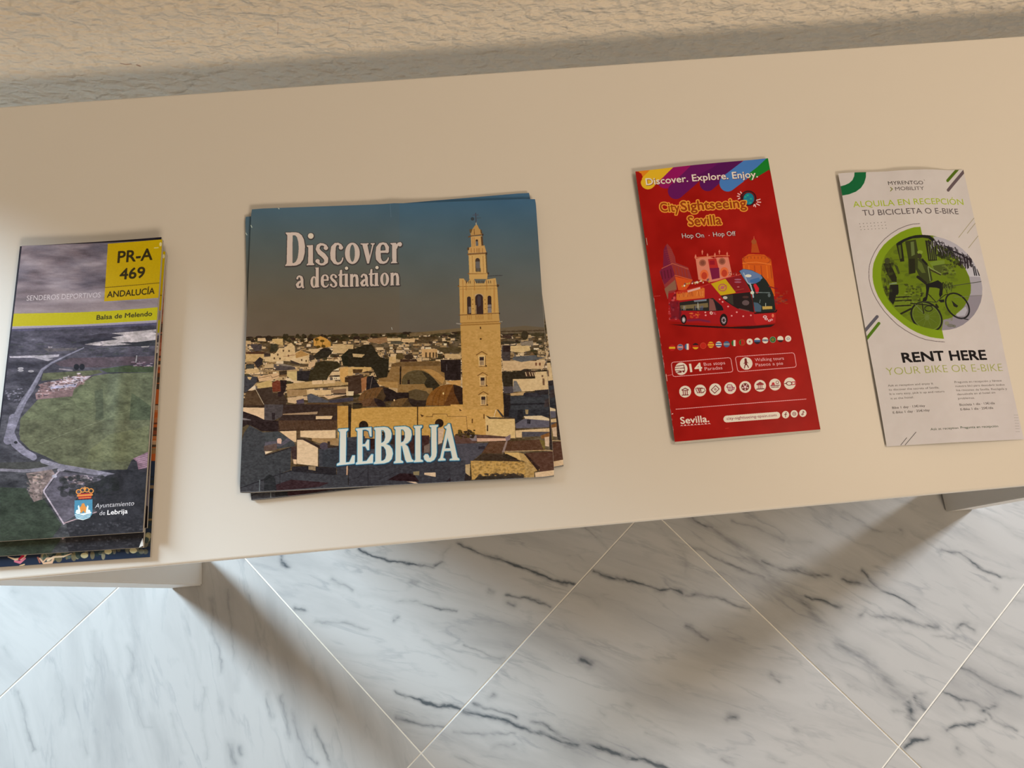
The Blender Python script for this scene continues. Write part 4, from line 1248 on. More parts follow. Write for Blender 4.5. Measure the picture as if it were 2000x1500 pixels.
    a.oval(333, 218, 35, 35, (150, 110, 110), hole=.8)
    a.oval(1020, 168, 35, 35, (120, 90, 30), hole=.85)
    a.oval(588, 203, 35, 35, (186, 70, 40), hole=.88)
    a.oval(1280, 143, 12, 8, (90, 90, 100))
    # framed notices
    pk = (214, 150, 140)

    def frame(c):
        q = [np.array(p, float) for p in c]
        out = []
        for i in range(4):
            p, n_, l_ = q[i], q[(i + 1) % 4], q[i - 1]
            out += [p + (l_ - p) / np.linalg.norm(l_ - p) * 24, p + ((l_ - p) / np.linalg.norm(l_ - p) + (n_ - p) / np.linalg.norm(n_ - p)) * 7, p + (n_ - p) / np.linalg.norm(n_ - p) * 24]
        out.append(out[0])
        L(out, 7, pk)
    frame([(232, 388), (892, 336), (918, 497), (250, 549)])
    frame([(942, 328), (1604, 280), (1630, 440), (972, 497)])
    cw, ci = (222, 196, 184), (104, 30, 26)

    def disc(x, y, r):
        a.oval(x, y, r, r, cw)
    disc(343, 460, 70)
    for y in (425, 450, 478, 500):
        L([(275, y + 8), (345, y)], 7, ci)
    P([(320, 425), (385, 418), (390, 490), (330, 500)], cw)
    L([(300, 430), (372, 418), (382, 480), (312, 495)], 8, ci)
    L([(330, 455), (380, 450)], 8, ci)
    for x in (335, 370):
        a.oval(x, 490, 11, 11, ci)
    disc(1065, 403, 70)
    a.oval(1058, 358, 13, 13, ci)
    B([(1060, 375, 14), (1062, 410, 12)], ci)
    L([(1060, 405), (1050, 430), (1045, 455)], 10, ci)
    L([(1064, 405), (1078, 425), (1090, 447)], 10, ci)
    L([(1058, 380), (1040, 405)], 7, ci)
    L([(1062, 380), (1085, 398)], 7, ci)
    a.text('14', (447, 495), (577, 483), 88, (222, 200, 190), .028)
    tx = (214, 170, 160)
    a.text('Bus stops', (596, 428), (832, 411), 36, tx, .01)
    a.text('Paradas', (606, 480), (802, 466), 36, tx, .01)
    a.text('Walking tours', (1165, 380), (1490, 358), 36, tx, .01)
    a.text('Paseos a pie', (1173, 436), (1480, 414), 36, tx, .01)
    ic = [(387, 715), (553, 703), (720, 690), (886, 678), (1053, 665), (1220, 652), (1387, 637), (1555, 623)]
    for x, y in ic:
        disc(x, y, 66)
    x, y = ic[0]
    L([(x - 36, y - 18), (x, y - 38), (x + 36, y - 20)], 9, ci)
    L([(x - 30, y - 12), (x + 30, y - 14)], 8, ci)
    for d in (-22, 0, 22):
        L([(x + d, y - 8), (x + d + 2, y + 32)], 10, (130, 50, 50))
    L([(x - 34, y + 40), (x + 36, y + 36)], 9, ci)
    x, y = ic[1]
    for d, c in ((-28, ci), (-6, (150, 40, 40)), (16, ci)):
        L([(x + d - 22, y - 22), (x + d + 6, y - 30), (x + d + 26, y + 18), (x + d, y + 28), (x + d - 22, y - 22)], 7, c)
    P([(x + 5, y - 20), (x + 44, y - 22), (x + 52, y + 14), (x + 14, y + 24)], cw)
    L([(x + 5, y - 20), (x + 44, y - 22), (x + 56, y + 4), (x + 14, y + 28), (x + 5, y - 20)], 6, ci)
    x, y = ic[2]
    L([(x - 44, y + 6), (x + 4, y - 42), (x + 44, y - 4), (x - 6, y + 44), (x - 44, y + 6)], 8, ci)
    a.oval(x, y, 12, 12, ci, hole=.5)
    x, y = ic[3]
    L([(x - 38, y - 10), (x - 26, y - 38), (x + 14, y - 36), (x + 26, y - 14), (x - 38, y - 10)], 8, (140, 40, 60))
    L([(x - 28, y - 8), (x - 18, y + 30), (x + 20, y + 30), (x + 26, y - 12)], 8, (140, 40, 60))
    L([(x + 28, y - 4), (x + 46, y - 8), (x + 40, y + 16), (x + 24, y + 14)], 8, (140, 40, 60))
    for d in (-8, 8):
        L([(x + d, y - 2), (x + d, y + 24)], 8, (140, 40, 60))
    x, y = ic[4]
    a.oval(x, y, 44, 42, ci)
    a.oval(x, y, 16, 15, (216, 170, 160))
    for k in range(5):
        t_ = k * 1.257 + .3
        a.oval(x + 29 * math.cos(t_), y + 28 * math.sin(t_), 8, 8, (216, 180, 170))
    x, y = ic[5]
    P([(x - 44, y - 18), (x, y - 46), (x + 44, y - 22), (x + 36, y - 10), (x - 36, y - 6)], (140, 44, 44))
    for d in (-20, 0, 20):
        L([(x + d, y - 6), (x + d, y + 28)], 9, (140, 44, 44))
    L([(x - 40, y + 38), (x + 44, y + 32)], 10, ci)
    x, y = ic[6]
    P([(x - 42, y + 8), (x - 30, y - 24), (x - 10, y - 24), (x, y + 4)], (170, 40, 40))
    L([(x - 46, y + 14), (x + 48, y + 8)], 9, ci)
    L([(x - 40, y + 30), (x + 40, y + 26)], 8, ci)
    a.oval(x + 26, y - 24, 18, 18, ci, hole=.7)
    x, y = ic[7]
    a.oval(x - 8, y, 36, 24, ci, hole=.7)
    L([(x - 58, y + 4), (x - 44, y)], 9, ci)
    L([(x + 24, y - 16), (x + 56, y - 18)], 9, (170, 40, 40))
    L([(x + 24, y + 14), (x + 56, y + 10)], 9, (170, 40, 40))
    L([(x + 58, y - 18), (x + 60, y + 10)], 9, (170, 40, 40))
    L([(285, 911), (1738, 797)], 7, (222, 150, 140))
    a.text('Sevilla.', (342, 1074), (655, 1052), 74, (222, 196, 186), .02)
    for k in range(9):
        x = 350 + k * 38
        y = 1094 - k * 2.6
        B([(x - 14, y + 3, 2), (x, y - 4, 8 if k % 2 else 5), (x + 14, y + 3, 2)], (222, 176, 168))
    B([(850, 1022, 38), (1408, 979, 38)], cw)
    a.text('city-sightseeing-spain.com', (850, 1032), (1408, 990), 30, (112, 30, 30), .012)
    for x, y in ((1507, 972), (1605, 962), (1702, 955)):
        disc(x, y, 41)
    L([(1518, 950), (1508, 952), (1506, 998)], 8, ci)
    L([(1494, 972), (1520, 970)], 7, ci)
    a.oval(1605, 962, 22, 22, ci, hole=.75)
    a.oval(1605, 962, 10, 10, ci, hole=.5)
    a.oval(1696, 968, 11, 10, ci, hole=.4)
    L([(1706, 970), (1704, 932), (1716, 944)], 7, ci)
    L([(835, 1128), (870, 1122)], 6, (196, 60, 50), .7)
    # worn spine edge
    for k in range(26):
        q = random.Random(k + 60)
        y = q.uniform(560, 860)
        x = 1241 + (y - 335) / 528 * 77
        a.zoom(0, 0, 1)
        L([(x + .3, y), (x + .3 + q.uniform(.4, 1.3), y + q.uniform(2, 12))], .9, (206, 170, 160), .6)
    L([(1278, 578), (1290, 577)], .8, (206, 110, 100), .6)
    L([(1298, 735), (1312, 732)], .9, (216, 120, 110), .8)
    L([(1281, 641), (1284, 650)], 2, (220, 200, 190))
    L([(1312, 809), (1314, 808)], 1.4, (220, 200, 190))
    return a


# ------------------------------------------------------------------ artwork 4: the white bicycle-hire flyer
Q_BIKE = [(1636, 340), (1882, 331), (2000, 858), (1732, 872)]


def art_bicycle():
    a = Art(1620, 318, 2014, 890, Q_BIKE, (201, 181, 162))
    P, L, B = a.poly, a.line, a.brush
    a.img += (fbm(a.H, a.W, 60, 1, 3)[..., None] - .5) * 6
    a.zoom(1620, 310, 6.25)
    P([(296, 150), (436, 150), (432, 240), (410, 310), (370, 370), (310, 415), (230, 445), (145, 458), (124, 345), (180, 332), (230, 310), (268, 275), (290, 225)], (14, 92, 46))
    L([(1440, 270), (1575, 118)], 36, (78, 98, 16))
    L([(1444, 388), (1650, 145)], 38, (98, 78, 74))
    a.text('MYRENTGO', (705, 335), (1124, 333), 44, (58, 46, 42), .008)
    a.text('MOBILITY', (787, 407), (1134, 402), 44, (86, 72, 66), -.014)
    L([(728, 366), (750, 386), (728, 410)], 11, (120, 116, 50))
    L([(1132, 276), (1140, 286)], 5, (110, 96, 86))
    a.text('ALQUILA EN RECEPCIÓN', (282, 605), (1642, 560), 72, (156, 166, 30), .004)
    a.text('TU BICICLETA O E-BIKE', (396, 708), (1575, 680), 68, (84, 70, 66), -.012)
    for r in range(3):
        for k in range(8):
            a.oval(358 + k * 43 + r * 8, 805 + r * 36 - k * 2, 5, 5, (110, 100, 92))
    for q in ([(1565, 970), (1768, 722)], [(1680, 912), (1784, 785)], [(1692, 1092), (1822, 935)]):
        L(q, 7, (150, 134, 96))
    # round picture with the green ring
    a.zoom(1640, 420, 5.77)
    gr = (122, 140, 17)
    thin = [(875, 118), (800, 124), (730, 140), (640, 175), (560, 225), (490, 282), (430, 350), (385, 422), (350, 500), (330, 570), (325, 640), (328, 720), (345, 800), (372, 875), (410, 950), (452, 1020), (500, 1090), (566, 1165), (640, 1240), (720, 1300), (800, 1350), (875, 1388), (950, 1415), (1050, 1434), (1162, 1440)]
    L(thin, 7, (110, 92, 86))
    ring = [(882, 153), (810, 160), (740, 180), (665, 210), (600, 250), (535, 298), (480, 350), (435, 412), (400, 480), (375, 548), (365, 620), (365, 695), (375, 770), (398, 846), (430, 920), (470, 990), (520, 1060), (576, 1122), (640, 1180), (707, 1238), (780, 1290), (853, 1332), (930, 1365), (1000, 1388), (1060, 1398), (1155, 1405), (1130, 1290), (1000, 800), (903, 250)]
    P(ring, gr)
    t_ = np.radians(np.arange(0, 360, 6))
    pic = [(900, 243), (830, 248), (760, 265), (695, 290), (640, 320), (585, 362), (540, 410), (500, 468), (475, 530), (460, 605), (458, 680), (464, 750), (480, 820), (505, 890), (540, 960), (585, 1027), (640, 1090), (706, 1153), (780, 1210), (862, 1252), (950, 1282), (1040, 1302), (1130, 1310), (1220, 1300), (1300, 1280), (1380, 1242), (1450, 1190), (1508, 1128), (1550, 1060), (1583, 985), (1600, 900), (1602, 820), (1590, 740), (1570, 668), (1540, 600), (1495, 520), (1440, 450), (1375, 390), (1300, 340), (1225, 305), (1150, 280), (1020, 250)]
    save = a.img.copy()
    q = a.P(pic)
    b = a.box(q)
    inside = a.polymask(q, b)
    P(pic, (186, 172, 164))
    P([(1130, 700), (1610, 700), (1610, 910), (1130, 930)], (160, 146, 142))
    P([(1130, 915), (1610, 905), (1610, 1310), (1100, 1310)], (138, 124, 122))
    green = [(900, 243), (1090, 250), (1100, 380), (1230, 440), (1330, 520), (1400, 600), (1450, 700), (1470, 800), (1468, 880), (1440, 960), (1390, 1040), (1330, 1110), (1240, 1165), (1150, 1190), (1130, 1310), (450, 1310), (450, 243)]
    P(green, (100, 113, 16))
    a.zoom(1690, 450, 6.52)
    dk, md, dg = (34, 32, 16), (70, 78, 20), (94, 106, 22)
    rb = random.Random(3)
    for k in range(200):
        a.oval(rb.uniform(190, 1120), rb.uniform(100, 1250), rb.uniform(10, 60), rb.uniform(8, 40), rb.choice([dg, (70, 78, 20), (112, 126, 22), (56, 60, 20)]), .3)
    P([(370, 185), (440, 165), (475, 410), (425, 415)], dk)
    P([(395, 210), (425, 200), (445, 370), (425, 380)], (76, 84, 26))
    P([(480, 160), (610, 140), (645, 320), (610, 560), (530, 575), (520, 380)], (52, 54, 20))
    P([(545, 170), (585, 165), (600, 330), (560, 350)], (96, 104, 50))
    P([(530, 380), (600, 380), (610, 560), (540, 570)], dk)
    P([(730, 150), (870, 160), (890, 400), (775, 410)], dk)
    for k in range(5):
        L([(765 + k * 26, 165), (792 + k * 24, 390)], 8, (120, 130, 50), .8)
    for k in range(150):
        x = rb.uniform(880, 1240)
        a.oval(x, rb.uniform(230, 330 + (x - 880) * .45), rb.uniform(8, 34), rb.uniform(8, 26), rb.choice([dk, (28, 30, 20), (60, 66, 22)]), .75)
    L([(400, 185), (470, 140), (560, 108), (700, 95), (780, 105), (840, 150), (900, 195)], 40, (26, 26, 22))
    P([(830, 100), (1300, 100), (1400, 450), (1290, 420), (1130, 320), (1050, 250), (900, 200)], (172, 158, 152))
    for k in range(90):
        x = rb.uniform(760, 1340)
        y = 110 + (x - 760) * .38 + rb.uniform(-20, 110)
        L([(x, y), (x + rb.uniform(-8, 26), y + rb.uniform(20, 70))], rb.uniform(5, 16), rb.choice([(40, 32, 36), (30, 26, 28), (96, 84, 82), (190, 176, 170)]), .85)
    for k in range(40):
        x = rb.uniform(880, 1300)
        y = 160 + (x - 880) * .5
        L([(x, y), (x + rb.uniform(30, 90), y + rb.uniform(10, 50))], rb.uniform(6, 14), (34, 28, 32), .85)
    for k in range(22):
        x = rb.uniform(1180, 1330)
        L([(x, 330 + rb.uniform(-20, 40)), (x + 16, 420 + rb.uniform(-20, 80))], 10, (36, 26, 30), .85)
    for x in (1360, 1385, 1420):
        L([(x, 440 + (x - 1360)), (x + 26, 575)], 16, (44, 38, 42))
    P([(790, 430), (870, 405), (985, 395), (990, 480), (930, 520), (850, 520)], (110, 124, 40))
    P([(830, 470), (1000, 440), (1020, 520), (940, 560), (860, 540)], (72, 78, 26))
    for k in range(60):
        a.oval(rb.uniform(960, 1130), rb.uniform(440, 580), rb.uniform(8, 26), rb.uniform(6, 18), rb.choice([dk, (60, 64, 24), (110, 120, 40)]), .5)
    # passer-by on the left
    P([(215, 430), (300, 425), (345, 520), (385, 610), (385, 665), (330, 665), (270, 570)], dk)
    P([(350, 440), (395, 470), (425, 560), (400, 570)], (56, 58, 24))
    P([(305, 700), (405, 700), (412, 800), (345, 955), (290, 880)], (26, 24, 18))
    L([(300, 690), (380, 680)], 18, (120, 130, 90))
    a.oval(265, 400, 34, 40, (60, 60, 30))
    for k in range(60):
        a.oval(rb.uniform(210, 330), rb.uniform(380, 900), rb.uniform(8, 26), rb.uniform(8, 30), rb.choice([dk, (60, 66, 22)]), .45)
    P([(380, 830), (560, 830), (560, 1010), (350, 1000)], (104, 116, 26))
    for y in (860, 905, 970):
        L([(370, y), (560, y - 6)], 16, dk)
    for k in range(60):
        a.oval(rb.uniform(470, 700), rb.uniform(700, 950), rb.uniform(6, 24), rb.uniform(5, 18), rb.choice([dk, (120, 132, 40), (60, 66, 22)]), .55)
    # rider
    a.oval(665, 300, 36, 24, (126, 138, 44))
    a.oval(660, 350, 28, 34, (50, 46, 26))
    P([(630, 390), (700, 375), (760, 440), (800, 520), (830, 650), (770, 700), (660, 610), (610, 500)], (52, 56, 22))
    P([(640, 400), (690, 440), (740, 560), (690, 560), (640, 500)], (84, 92, 34))
    L([(700, 400), (750, 450)], 26, (24, 22, 18))
    L([(640, 610), (740, 690)], 34, (30, 26, 20))
    L([(770, 480), (940, 570)], 12, (120, 128, 70))
    L([(770, 490), (800, 660)], 12, (120, 128, 70))
    L([(800, 520), (930, 580)], 14, (46, 30, 22))
    P([(740, 700), (820, 680), (900, 650), (960, 690), (965, 760), (935, 760), (880, 745), (790, 740), (780, 800), (760, 890), (740, 930), (700, 925), (710, 880), (740, 860), (748, 780)], (20, 18, 18))
    P([(925, 750), (965, 760), (960, 830), (930, 870), (915, 830)], (20, 18, 18))
    P([(900, 900), (985, 890), (985, 925), (940, 930)], (20, 18, 18))
    for k in range(26):
        x = rb.uniform(960, 1100)
        L([(x, 660 + rb.uniform(0, 60)), (x + rb.uniform(-50, 50), 760 + rb.uniform(-50, 60))], 8, rb.choice([dk, (44, 46, 20), (100, 110, 40)]), .8)

    def wheel(cx, cy, rx, ry, rot, w, c=(24, 22, 22)):
        t = np.radians(np.arange(0, 366, 6))
        cc, ss = math.cos(math.radians(rot)), math.sin(math.radians(rot))
        L([(cx + rx * math.cos(q) * cc - ry * math.sin(q) * ss, cy + rx * math.cos(q) * ss + ry * math.sin(q) * cc) for q in t], w, c)
    a.oval(760, 1110, 188, 160, (84, 96, 20), .8, rot=35)
    wheel(760, 1112, 212, 164, 40, 20)
    wheel(760, 1112, 190, 146, 40, 5, (110, 120, 60))
    wheel(1160, 968, 182, 128, 46, 20)
    for k in range(10):
        t = k * .628
        L([(760, 1112), (760 + 150 * math.cos(t), 1112 + 130 * math.sin(t))], 3, (120, 130, 70), .6)
        L([(1160, 968), (1160 + 120 * math.cos(t), 968 + 110 * math.sin(t))], 3, (80, 84, 40), .4)
    P([(1230, 1000), (1270, 975), (1290, 1020), (1260, 1090), (1160, 1100), (1140, 1075)], (178, 166, 160), .8)
    L([(560, 1010), (440, 1070)], 24, dk)
    L([(590, 930), (730, 1080)], 10, (104, 112, 60))
    L([(600, 950), (760, 920), (880, 930), (960, 860)], 12, (60, 62, 34))
    L([(870, 920), (780, 830)], 12, dk)
    L([(560, 940), (880, 980)], 14, dk)
    L([(880, 960), (900, 990)], 26, dk)
    L([(700, 950), (720, 1070)], 14, dk)
    wheel(780, 1010, 50, 34, 0, 10)
    P([(1080, 900), (1130, 940), (1170, 970), (1150, 990), (1110, 975)], (30, 28, 20))
    a.oval(760, 1120, 30, 40, (100, 110, 50), .6)
    L([(930, 880), (1000, 830), (1080, 820)], 10, dk)
    L([(1100, 715), (1470, 655)], 8, (60, 58, 44))
    L([(1110, 860), (1480, 830)], 4, (110, 104, 84))
    L([(1140, 1110), (1300, 1140)], 12, (50, 44, 44))
    # keep the picture inside its circle
    sub = a.img[b[1]:b[3], b[0]:b[2]].copy()
    a.img[:] = save
    a.img[b[1]:b[3], b[0]:b[2]] = np.where(inside[..., None], sub, save[b[1]:b[3], b[0]:b[2]])
    L([(30, 1240), (148, 1100)], 40, (90, 82, 84))
    L([(0, 1275), (30, 1240)], 40, (90, 82, 84))
    L([(45, 1345), (170, 1186)], 38, (80, 108, 20))
    L([(-10, 1415), (45, 1345)], 38, (80, 108, 20))
    a.zoom(1680, 660, 6.25)
    a.text('RENT HERE', (512, 306), (1543, 264), 116, (18, 14, 16), .03)
    a.text('YOUR BIKE OR E-BIKE', (316, 460), (1750, 402), 92, (152, 148, 66), -.02)
    g = (72, 62, 54)
    for s_, p0, p1 in (('Ask at reception and enjoy it', (332, 598), (862, 578)), ('to discover the secrets of Sevilla.', (342, 648), (932, 628)), ('It is very easy, pick it up and return', (352, 700), (992, 676)), ('it at the hotel.', (364, 755), (635, 742)),
                       ('Pregunta en recepción y llévate', (1126, 562), (1730, 530)), ('nuestra bici para descubrir todos', (1136, 610), (1766, 580)), ('los rincones de Sevilla. Recógela y', (1146, 660), (1798, 630)), ('devuélvela en el hotel sin', (1156, 710), (1646, 678)), ('problemas.', (1166, 760), (1378, 748))):
        a.text(s_, p0, p1, 24, g, -.004, alpha=.85)
    for s_, p0, p1 in (('Bike 1 day · 13€/day', (384, 870), (768, 848)), ('E-Bike 1 day · 25€/day', (392, 928), (822, 902)), ('Bicicleta 1 día · 13€/día', (1184, 840), (1635, 810)), ('E-Bike 1 día · 25€/día', (1194, 895), (1614, 868))):
        a.text(s_, p0, p1, 27, (56, 46, 40), .014)
    a.text('Ask at reception', (834, 1135), (1165, 1119), 27, (64, 66, 50), .006)
    a.text('Pregunta en recepción', (1192, 1117), (1672, 1092), 27, (40, 54, 36), .016)
    L([(490, 1308), (556, 1222)], 8, (92, 82, 76))
    L([(540, 1308), (663, 1155)], 8, (92, 82, 76))
    for r in range(7):
        for k in range(4):
            a.oval(1893 + r * 3 + k * 14 - 10, 940 + r * 34, 3.4, 3.4, (120, 110, 100))
    return a


# ------------------------------------------------------------------ materials
def node_mat(name):
    m = bpy.data.materials.new(name)
    m.use_nodes = True
    nt = m.node_tree
    return m, nt, nt.nodes['Principled BSDF']


def N(nt, kind, **kw):
    n = nt.nodes.new(kind)
    for k, v in kw.items():
        if k in n.inputs.keys() if isinstance(k, str) else False:
            n.inputs[k].default_value = v
        else:
            setattr(n, k, v)
    return n


def math_node(nt, op, a, b=None, c=None, clamp=False):
    n = nt.nodes.new('ShaderNodeMath')
    n.operation = op
    n.use_clamp = clamp
    for i, v in enumerate((a, b, c)):
        if v is None:
            continue
        if isinstance(v, (int, float)):
            n.inputs[i].default_value = v
        else:
            nt.links.new(v, n.inputs[i])
    return n.outputs[0]


def noise_node(nt, vec, scale, detail=3, rough=.5, dist=0.0):
    n = nt.nodes.new('ShaderNodeTexNoise')
    n.inputs['Scale'].default_value = scale
    n.inputs['Detail'].default_value = detail
    n.inputs['Roughness'].default_value = rough
    n.inputs['Distortion'].default_value = dist
    if vec is not None:
        nt.links.new(vec, n.inputs['Vector'])
    return n


def bump_node(nt, b, height, strength, distance):
    n = nt.nodes.new('ShaderNodeBump')
    n.inputs['Strength'].default_value = strength
    n.inputs['Distance'].default_value = distance
    nt.links.new(height, n.inputs['Height'])
    nt.links.new(n.outputs[0], b.inputs['Normal'])
    return n


def mix_col(nt, f, a, b):
    n = nt.nodes.new('ShaderNodeMix')
    n.data_type = 'RGBA'
    for i, v in ((0, f), (6, a), (7, b)):
        if isinstance(v, (int, float)):
            n.inputs[i].default_value = v
        elif isinstance(v, tuple):
            n.inputs[i].default_value = (*v, 1)
        else:
            nt.links.new(v, n.inputs[i])
    return n.outputs[2]


def paper_mat(name, col, rough=.5, im=None, spec=.10):
    m, nt, b = node_mat(name)
    tc = nt.nodes.new('ShaderNodeTexCoord')
    nz = noise_node(nt, tc.outputs['Object'], 900, 2)
    bump_node(nt, b, nz.outputs[0], .12, .0002)
    b.inputs['Roughness'].default_value = rough
    b.inputs['Specular IOR Level'].default_value = spec
    if im is None:
        v = noise_node(nt, tc.outputs['Object'], 40, 2)
        c = mix_col(nt, v.outputs[0], tuple(q * .96 for q in col), col)
        nt.links.new(c, b.inputs['Base Color'])
    else:
        t = nt.nodes.new('ShaderNodeTexImage')
        t.image = im
        t.extension = 'EXTEND'
        nt.links.new(t.outputs[0], b.inputs['Base Color'])
    return m


def vein_group():
    g = bpy.data.node_groups.new('vein_stroke', 'ShaderNodeTree')
    for nm, ty, io in (('P', 'NodeSocketVector', 'INPUT'), ('A', 'NodeSocketVector', 'INPUT'), ('D', 'NodeSocketVector', 'INPUT'), ('L', 'NodeSocketFloat', 'INPUT'),
                       ('R', 'NodeSocketFloat', 'INPUT'), ('K', 'NodeSocketFloat', 'INPUT'), ('V', 'NodeSocketFloat', 'OUTPUT')):
        g.interface.new_socket(nm, in_out=io, socket_type=ty)
    i = g.nodes.new('NodeGroupInput')
    o = g.nodes.new('NodeGroupOutput')

    def vm(op, a, b, out=0):
        n = g.nodes.new('ShaderNodeVectorMath')
        n.operation = op
        g.links.new(a, n.inputs[0])
        g.links.new(b, n.inputs[3] if op == 'SCALE' else n.inputs[1])
        return n.outputs[out]
    pa = vm('SUBTRACT', i.outputs['P'], i.outputs['A'])
    dt = vm('DOT_PRODUCT', pa, i.outputs['D'], 1)
    h = math_node(g, 'MULTIPLY', dt, i.outputs['L'], clamp=True)
    pr = vm('SCALE', i.outputs['D'], h)
    df = vm('SUBTRACT', pa, pr)
    ln = g.nodes.new('ShaderNodeVectorMath')
    ln.operation = 'LENGTH'
    g.links.new(df, ln.inputs[0])
    q = math_node(g, 'DIVIDE', ln.outputs[1], i.outputs['R'])
    s = math_node(g, 'SUBTRACT', 1.0, q, clamp=True)
    s = math_node(g, 'MULTIPLY', s, i.outputs['K'])
    g.links.new(s, o.inputs['V'])
    return g


VEIN = vein_group()


def add_strokes(nt, P, strokes):
    """strokes: (ax, ay, bx, by, radius, strength) in object space; returns the strongest of them"""
    acc = None
    for n_, (ax, ay, bx, by, r, k) in enumerate(strokes):
        if n_ % 14 == 13:      # evaluate in batches
            z_ = nt.nodes.new('ShaderNodeVectorMath')
            z_.operation = 'SCALE'
            z_.inputs[0].default_value = (1, 1, 0)
            nt.links.new(math_node(nt, 'MULTIPLY', acc, 1e-7), z_.inputs[3])
            y_ = nt.nodes.new('ShaderNodeVectorMath')
            nt.links.new(P, y_.inputs[0])
            nt.links.new(z_.outputs[0], y_.inputs[1])
            P = y_.outputs[0]
        n = nt.nodes.new('ShaderNodeGroup')
        n.node_tree = VEIN
        nt.links.new(P, n.inputs['P'])
        dx, dy = bx - ax, by - ay
        n.inputs['A'].default_value = (ax, ay, 0)
        n.inputs['D'].default_value = (dx, dy, 0)
        n.inputs['L'].default_value = 1.0 / max(dx * dx + dy * dy, 1e-9)
        n.inputs['R'].default_value = r
        n.inputs['K'].default_value = k
        acc = n.outputs[0] if acc is None else math_node(nt, 'MAXIMUM', acc, n.outputs[0])
    return acc


def marble(name, ang, strokes, fine=1.0):
    m, nt, b = node_mat(name)
    tc = nt.nodes.new('ShaderNodeTexCoord')
    oi = nt.nodes.new('ShaderNodeObjectInfo')
    off = nt.nodes.new('ShaderNodeVectorMath')
    off.operation = 'SCALE'
    off.inputs[0].default_value = (31.0, 17.0, 0)
    nt.links.new(oi.outputs['Random'], off.inputs[3])
    ad = nt.nodes.new('ShaderNodeVectorMath')
    nt.links.new(tc.outputs['Object'], ad.inputs[0])
    nt.links.new(off.outputs[0], ad.inputs[1])
    mp = nt.nodes.new('ShaderNodeMapping')
    mp.vector_type = 'TEXTURE'
    mp.inputs['Rotation'].default_value = (0, 0, math.radians(ang))
    mp.inputs['Scale'].default_value = (1, .22, 1)
    nt.links.new(ad.outputs[0], mp.inputs[0])
    n1 = noise_node(nt, mp.outputs[0], 5.5, 5, .55, .35)
    r = math_node(nt, 'SUBTRACT', n1.outputs[0], .5)
    r = math_node(nt, 'ABSOLUTE', r)
    r = math_node(nt, 'MULTIPLY', r, 26.0)
    r = math_node(nt, 'SUBTRACT', 1.0, r, clamp=True)
    n2 = noise_node(nt, mp.outputs[0], 9, 3)
    br = math_node(nt, 'MULTIPLY', math_node(nt, 'SUBTRACT', n2.outputs[0], .42, clamp=True), 3.2, clamp=True)
    fine_v = math_node(nt, 'MULTIPLY', math_node(nt, 'MULTIPLY', r, br), .55 * fine)
    n3 = noise_node(nt, mp.outputs[0], 2.6, 5, .6, .4)
    cloud = math_node(nt, 'MULTIPLY', math_node(nt, 'SUBTRACT', n3.outputs[0], .45, clamp=True), 2.6, clamp=True)
    n5 = noise_node(nt, mp.outputs[0], 26, 3, .6)
    speck = math_node(nt, 'MULTIPLY', math_node(nt, 'SUBTRACT', n5.outputs[0], .60, clamp=True), 4.0, clamp=True)
    base = mix_col(nt, cloud, (.45, .455, .46), (.30, .305, .315))
    base = mix_col(nt, math_node(nt, 'MULTIPLY', speck, .16 * fine), base, (.26, .28, .30))
    base = mix_col(nt, fine_v, base, (.20, .22, .25))
    if strokes:
        def shake(src, scale, amt):
            wob = noise_node(nt, ad.outputs[0], scale, 3, .6)
            sb = nt.nodes.new('ShaderNodeVectorMath')
            sb.operation = 'SUBTRACT'
            nt.links.new(wob.outputs[1], sb.inputs[0])
            sb.inputs[1].default_value = (.5, .5, .5)
            sc = nt.nodes.new('ShaderNodeVectorMath')
            sc.operation = 'SCALE'
            sc.inputs[3].default_value = amt
            nt.links.new(sb.outputs[0], sc.inputs[0])
            a2 = nt.nodes.new('ShaderNodeVectorMath')
            nt.links.new(src, a2.inputs[0])
            nt.links.new(sc.outputs[0], a2.inputs[1])
            return a2.outputs[0]
        p2 = shake(shake(tc.outputs['Object'], 14, .030), 90, .0045)
        fl = nt.nodes.new('ShaderNodeVectorMath')
        fl.operation = 'MULTIPLY'
        fl.inputs[1].default_value = (1, 1, 0)
        nt.links.new(p2, fl.inputs[0])
        v = add_strokes(nt, fl.outputs[0], strokes)
        core = math_node(nt, 'POWER', v, 2.4)
        n4 = noise_node(nt, mp.outputs[0], 16, 3, .6)
        gate = math_node(nt, 'MULTIPLY', math_node(nt, 'SUBTRACT', n4.outputs[0], .30, clamp=True), 4.2)
        core = math_node(nt, 'MULTIPLY', core, math_node(nt, 'ADD', gate, .15), clamp=True)
        halo = math_node(nt, 'MULTIPLY', v, .22)
        base = mix_col(nt, math_node(nt, 'MAXIMUM', core, halo), base, (.085, .10, .115))
    nt.links.new(base, b.inputs['Base Color'])
    b.inputs['Roughness'].default_value = .3
    b.inputs['Specular IOR Level'].default_value = .3
    return m


# ------------------------------------------------------------------ mesh helpers
def new_obj(name, bm, mats, parent=None, smooth=False):
    me = bpy.data.meshes.new(name)
    bm.to_mesh(me)
    bm.free()
    for m in (mats if isinstance(mats, (list, tuple)) else [mats]):
        me.materials.append(m)
    if smooth:
        for p in me.polygons:
            p.use_smooth = True
    o = bpy.data.objects.new(name, me)
    C.objects.link(o)
    if parent is not None:
        o.parent = parent
    return o


def empty(name, loc, label, cat, group=None):
    o = bpy.data.objects.new(name, None)
    C.objects.link(o)
    o.location = loc
    o.empty_display_size = .05
    o['label'] = label
    o['category'] = cat
    if group:
        o['group'] = group
    return o


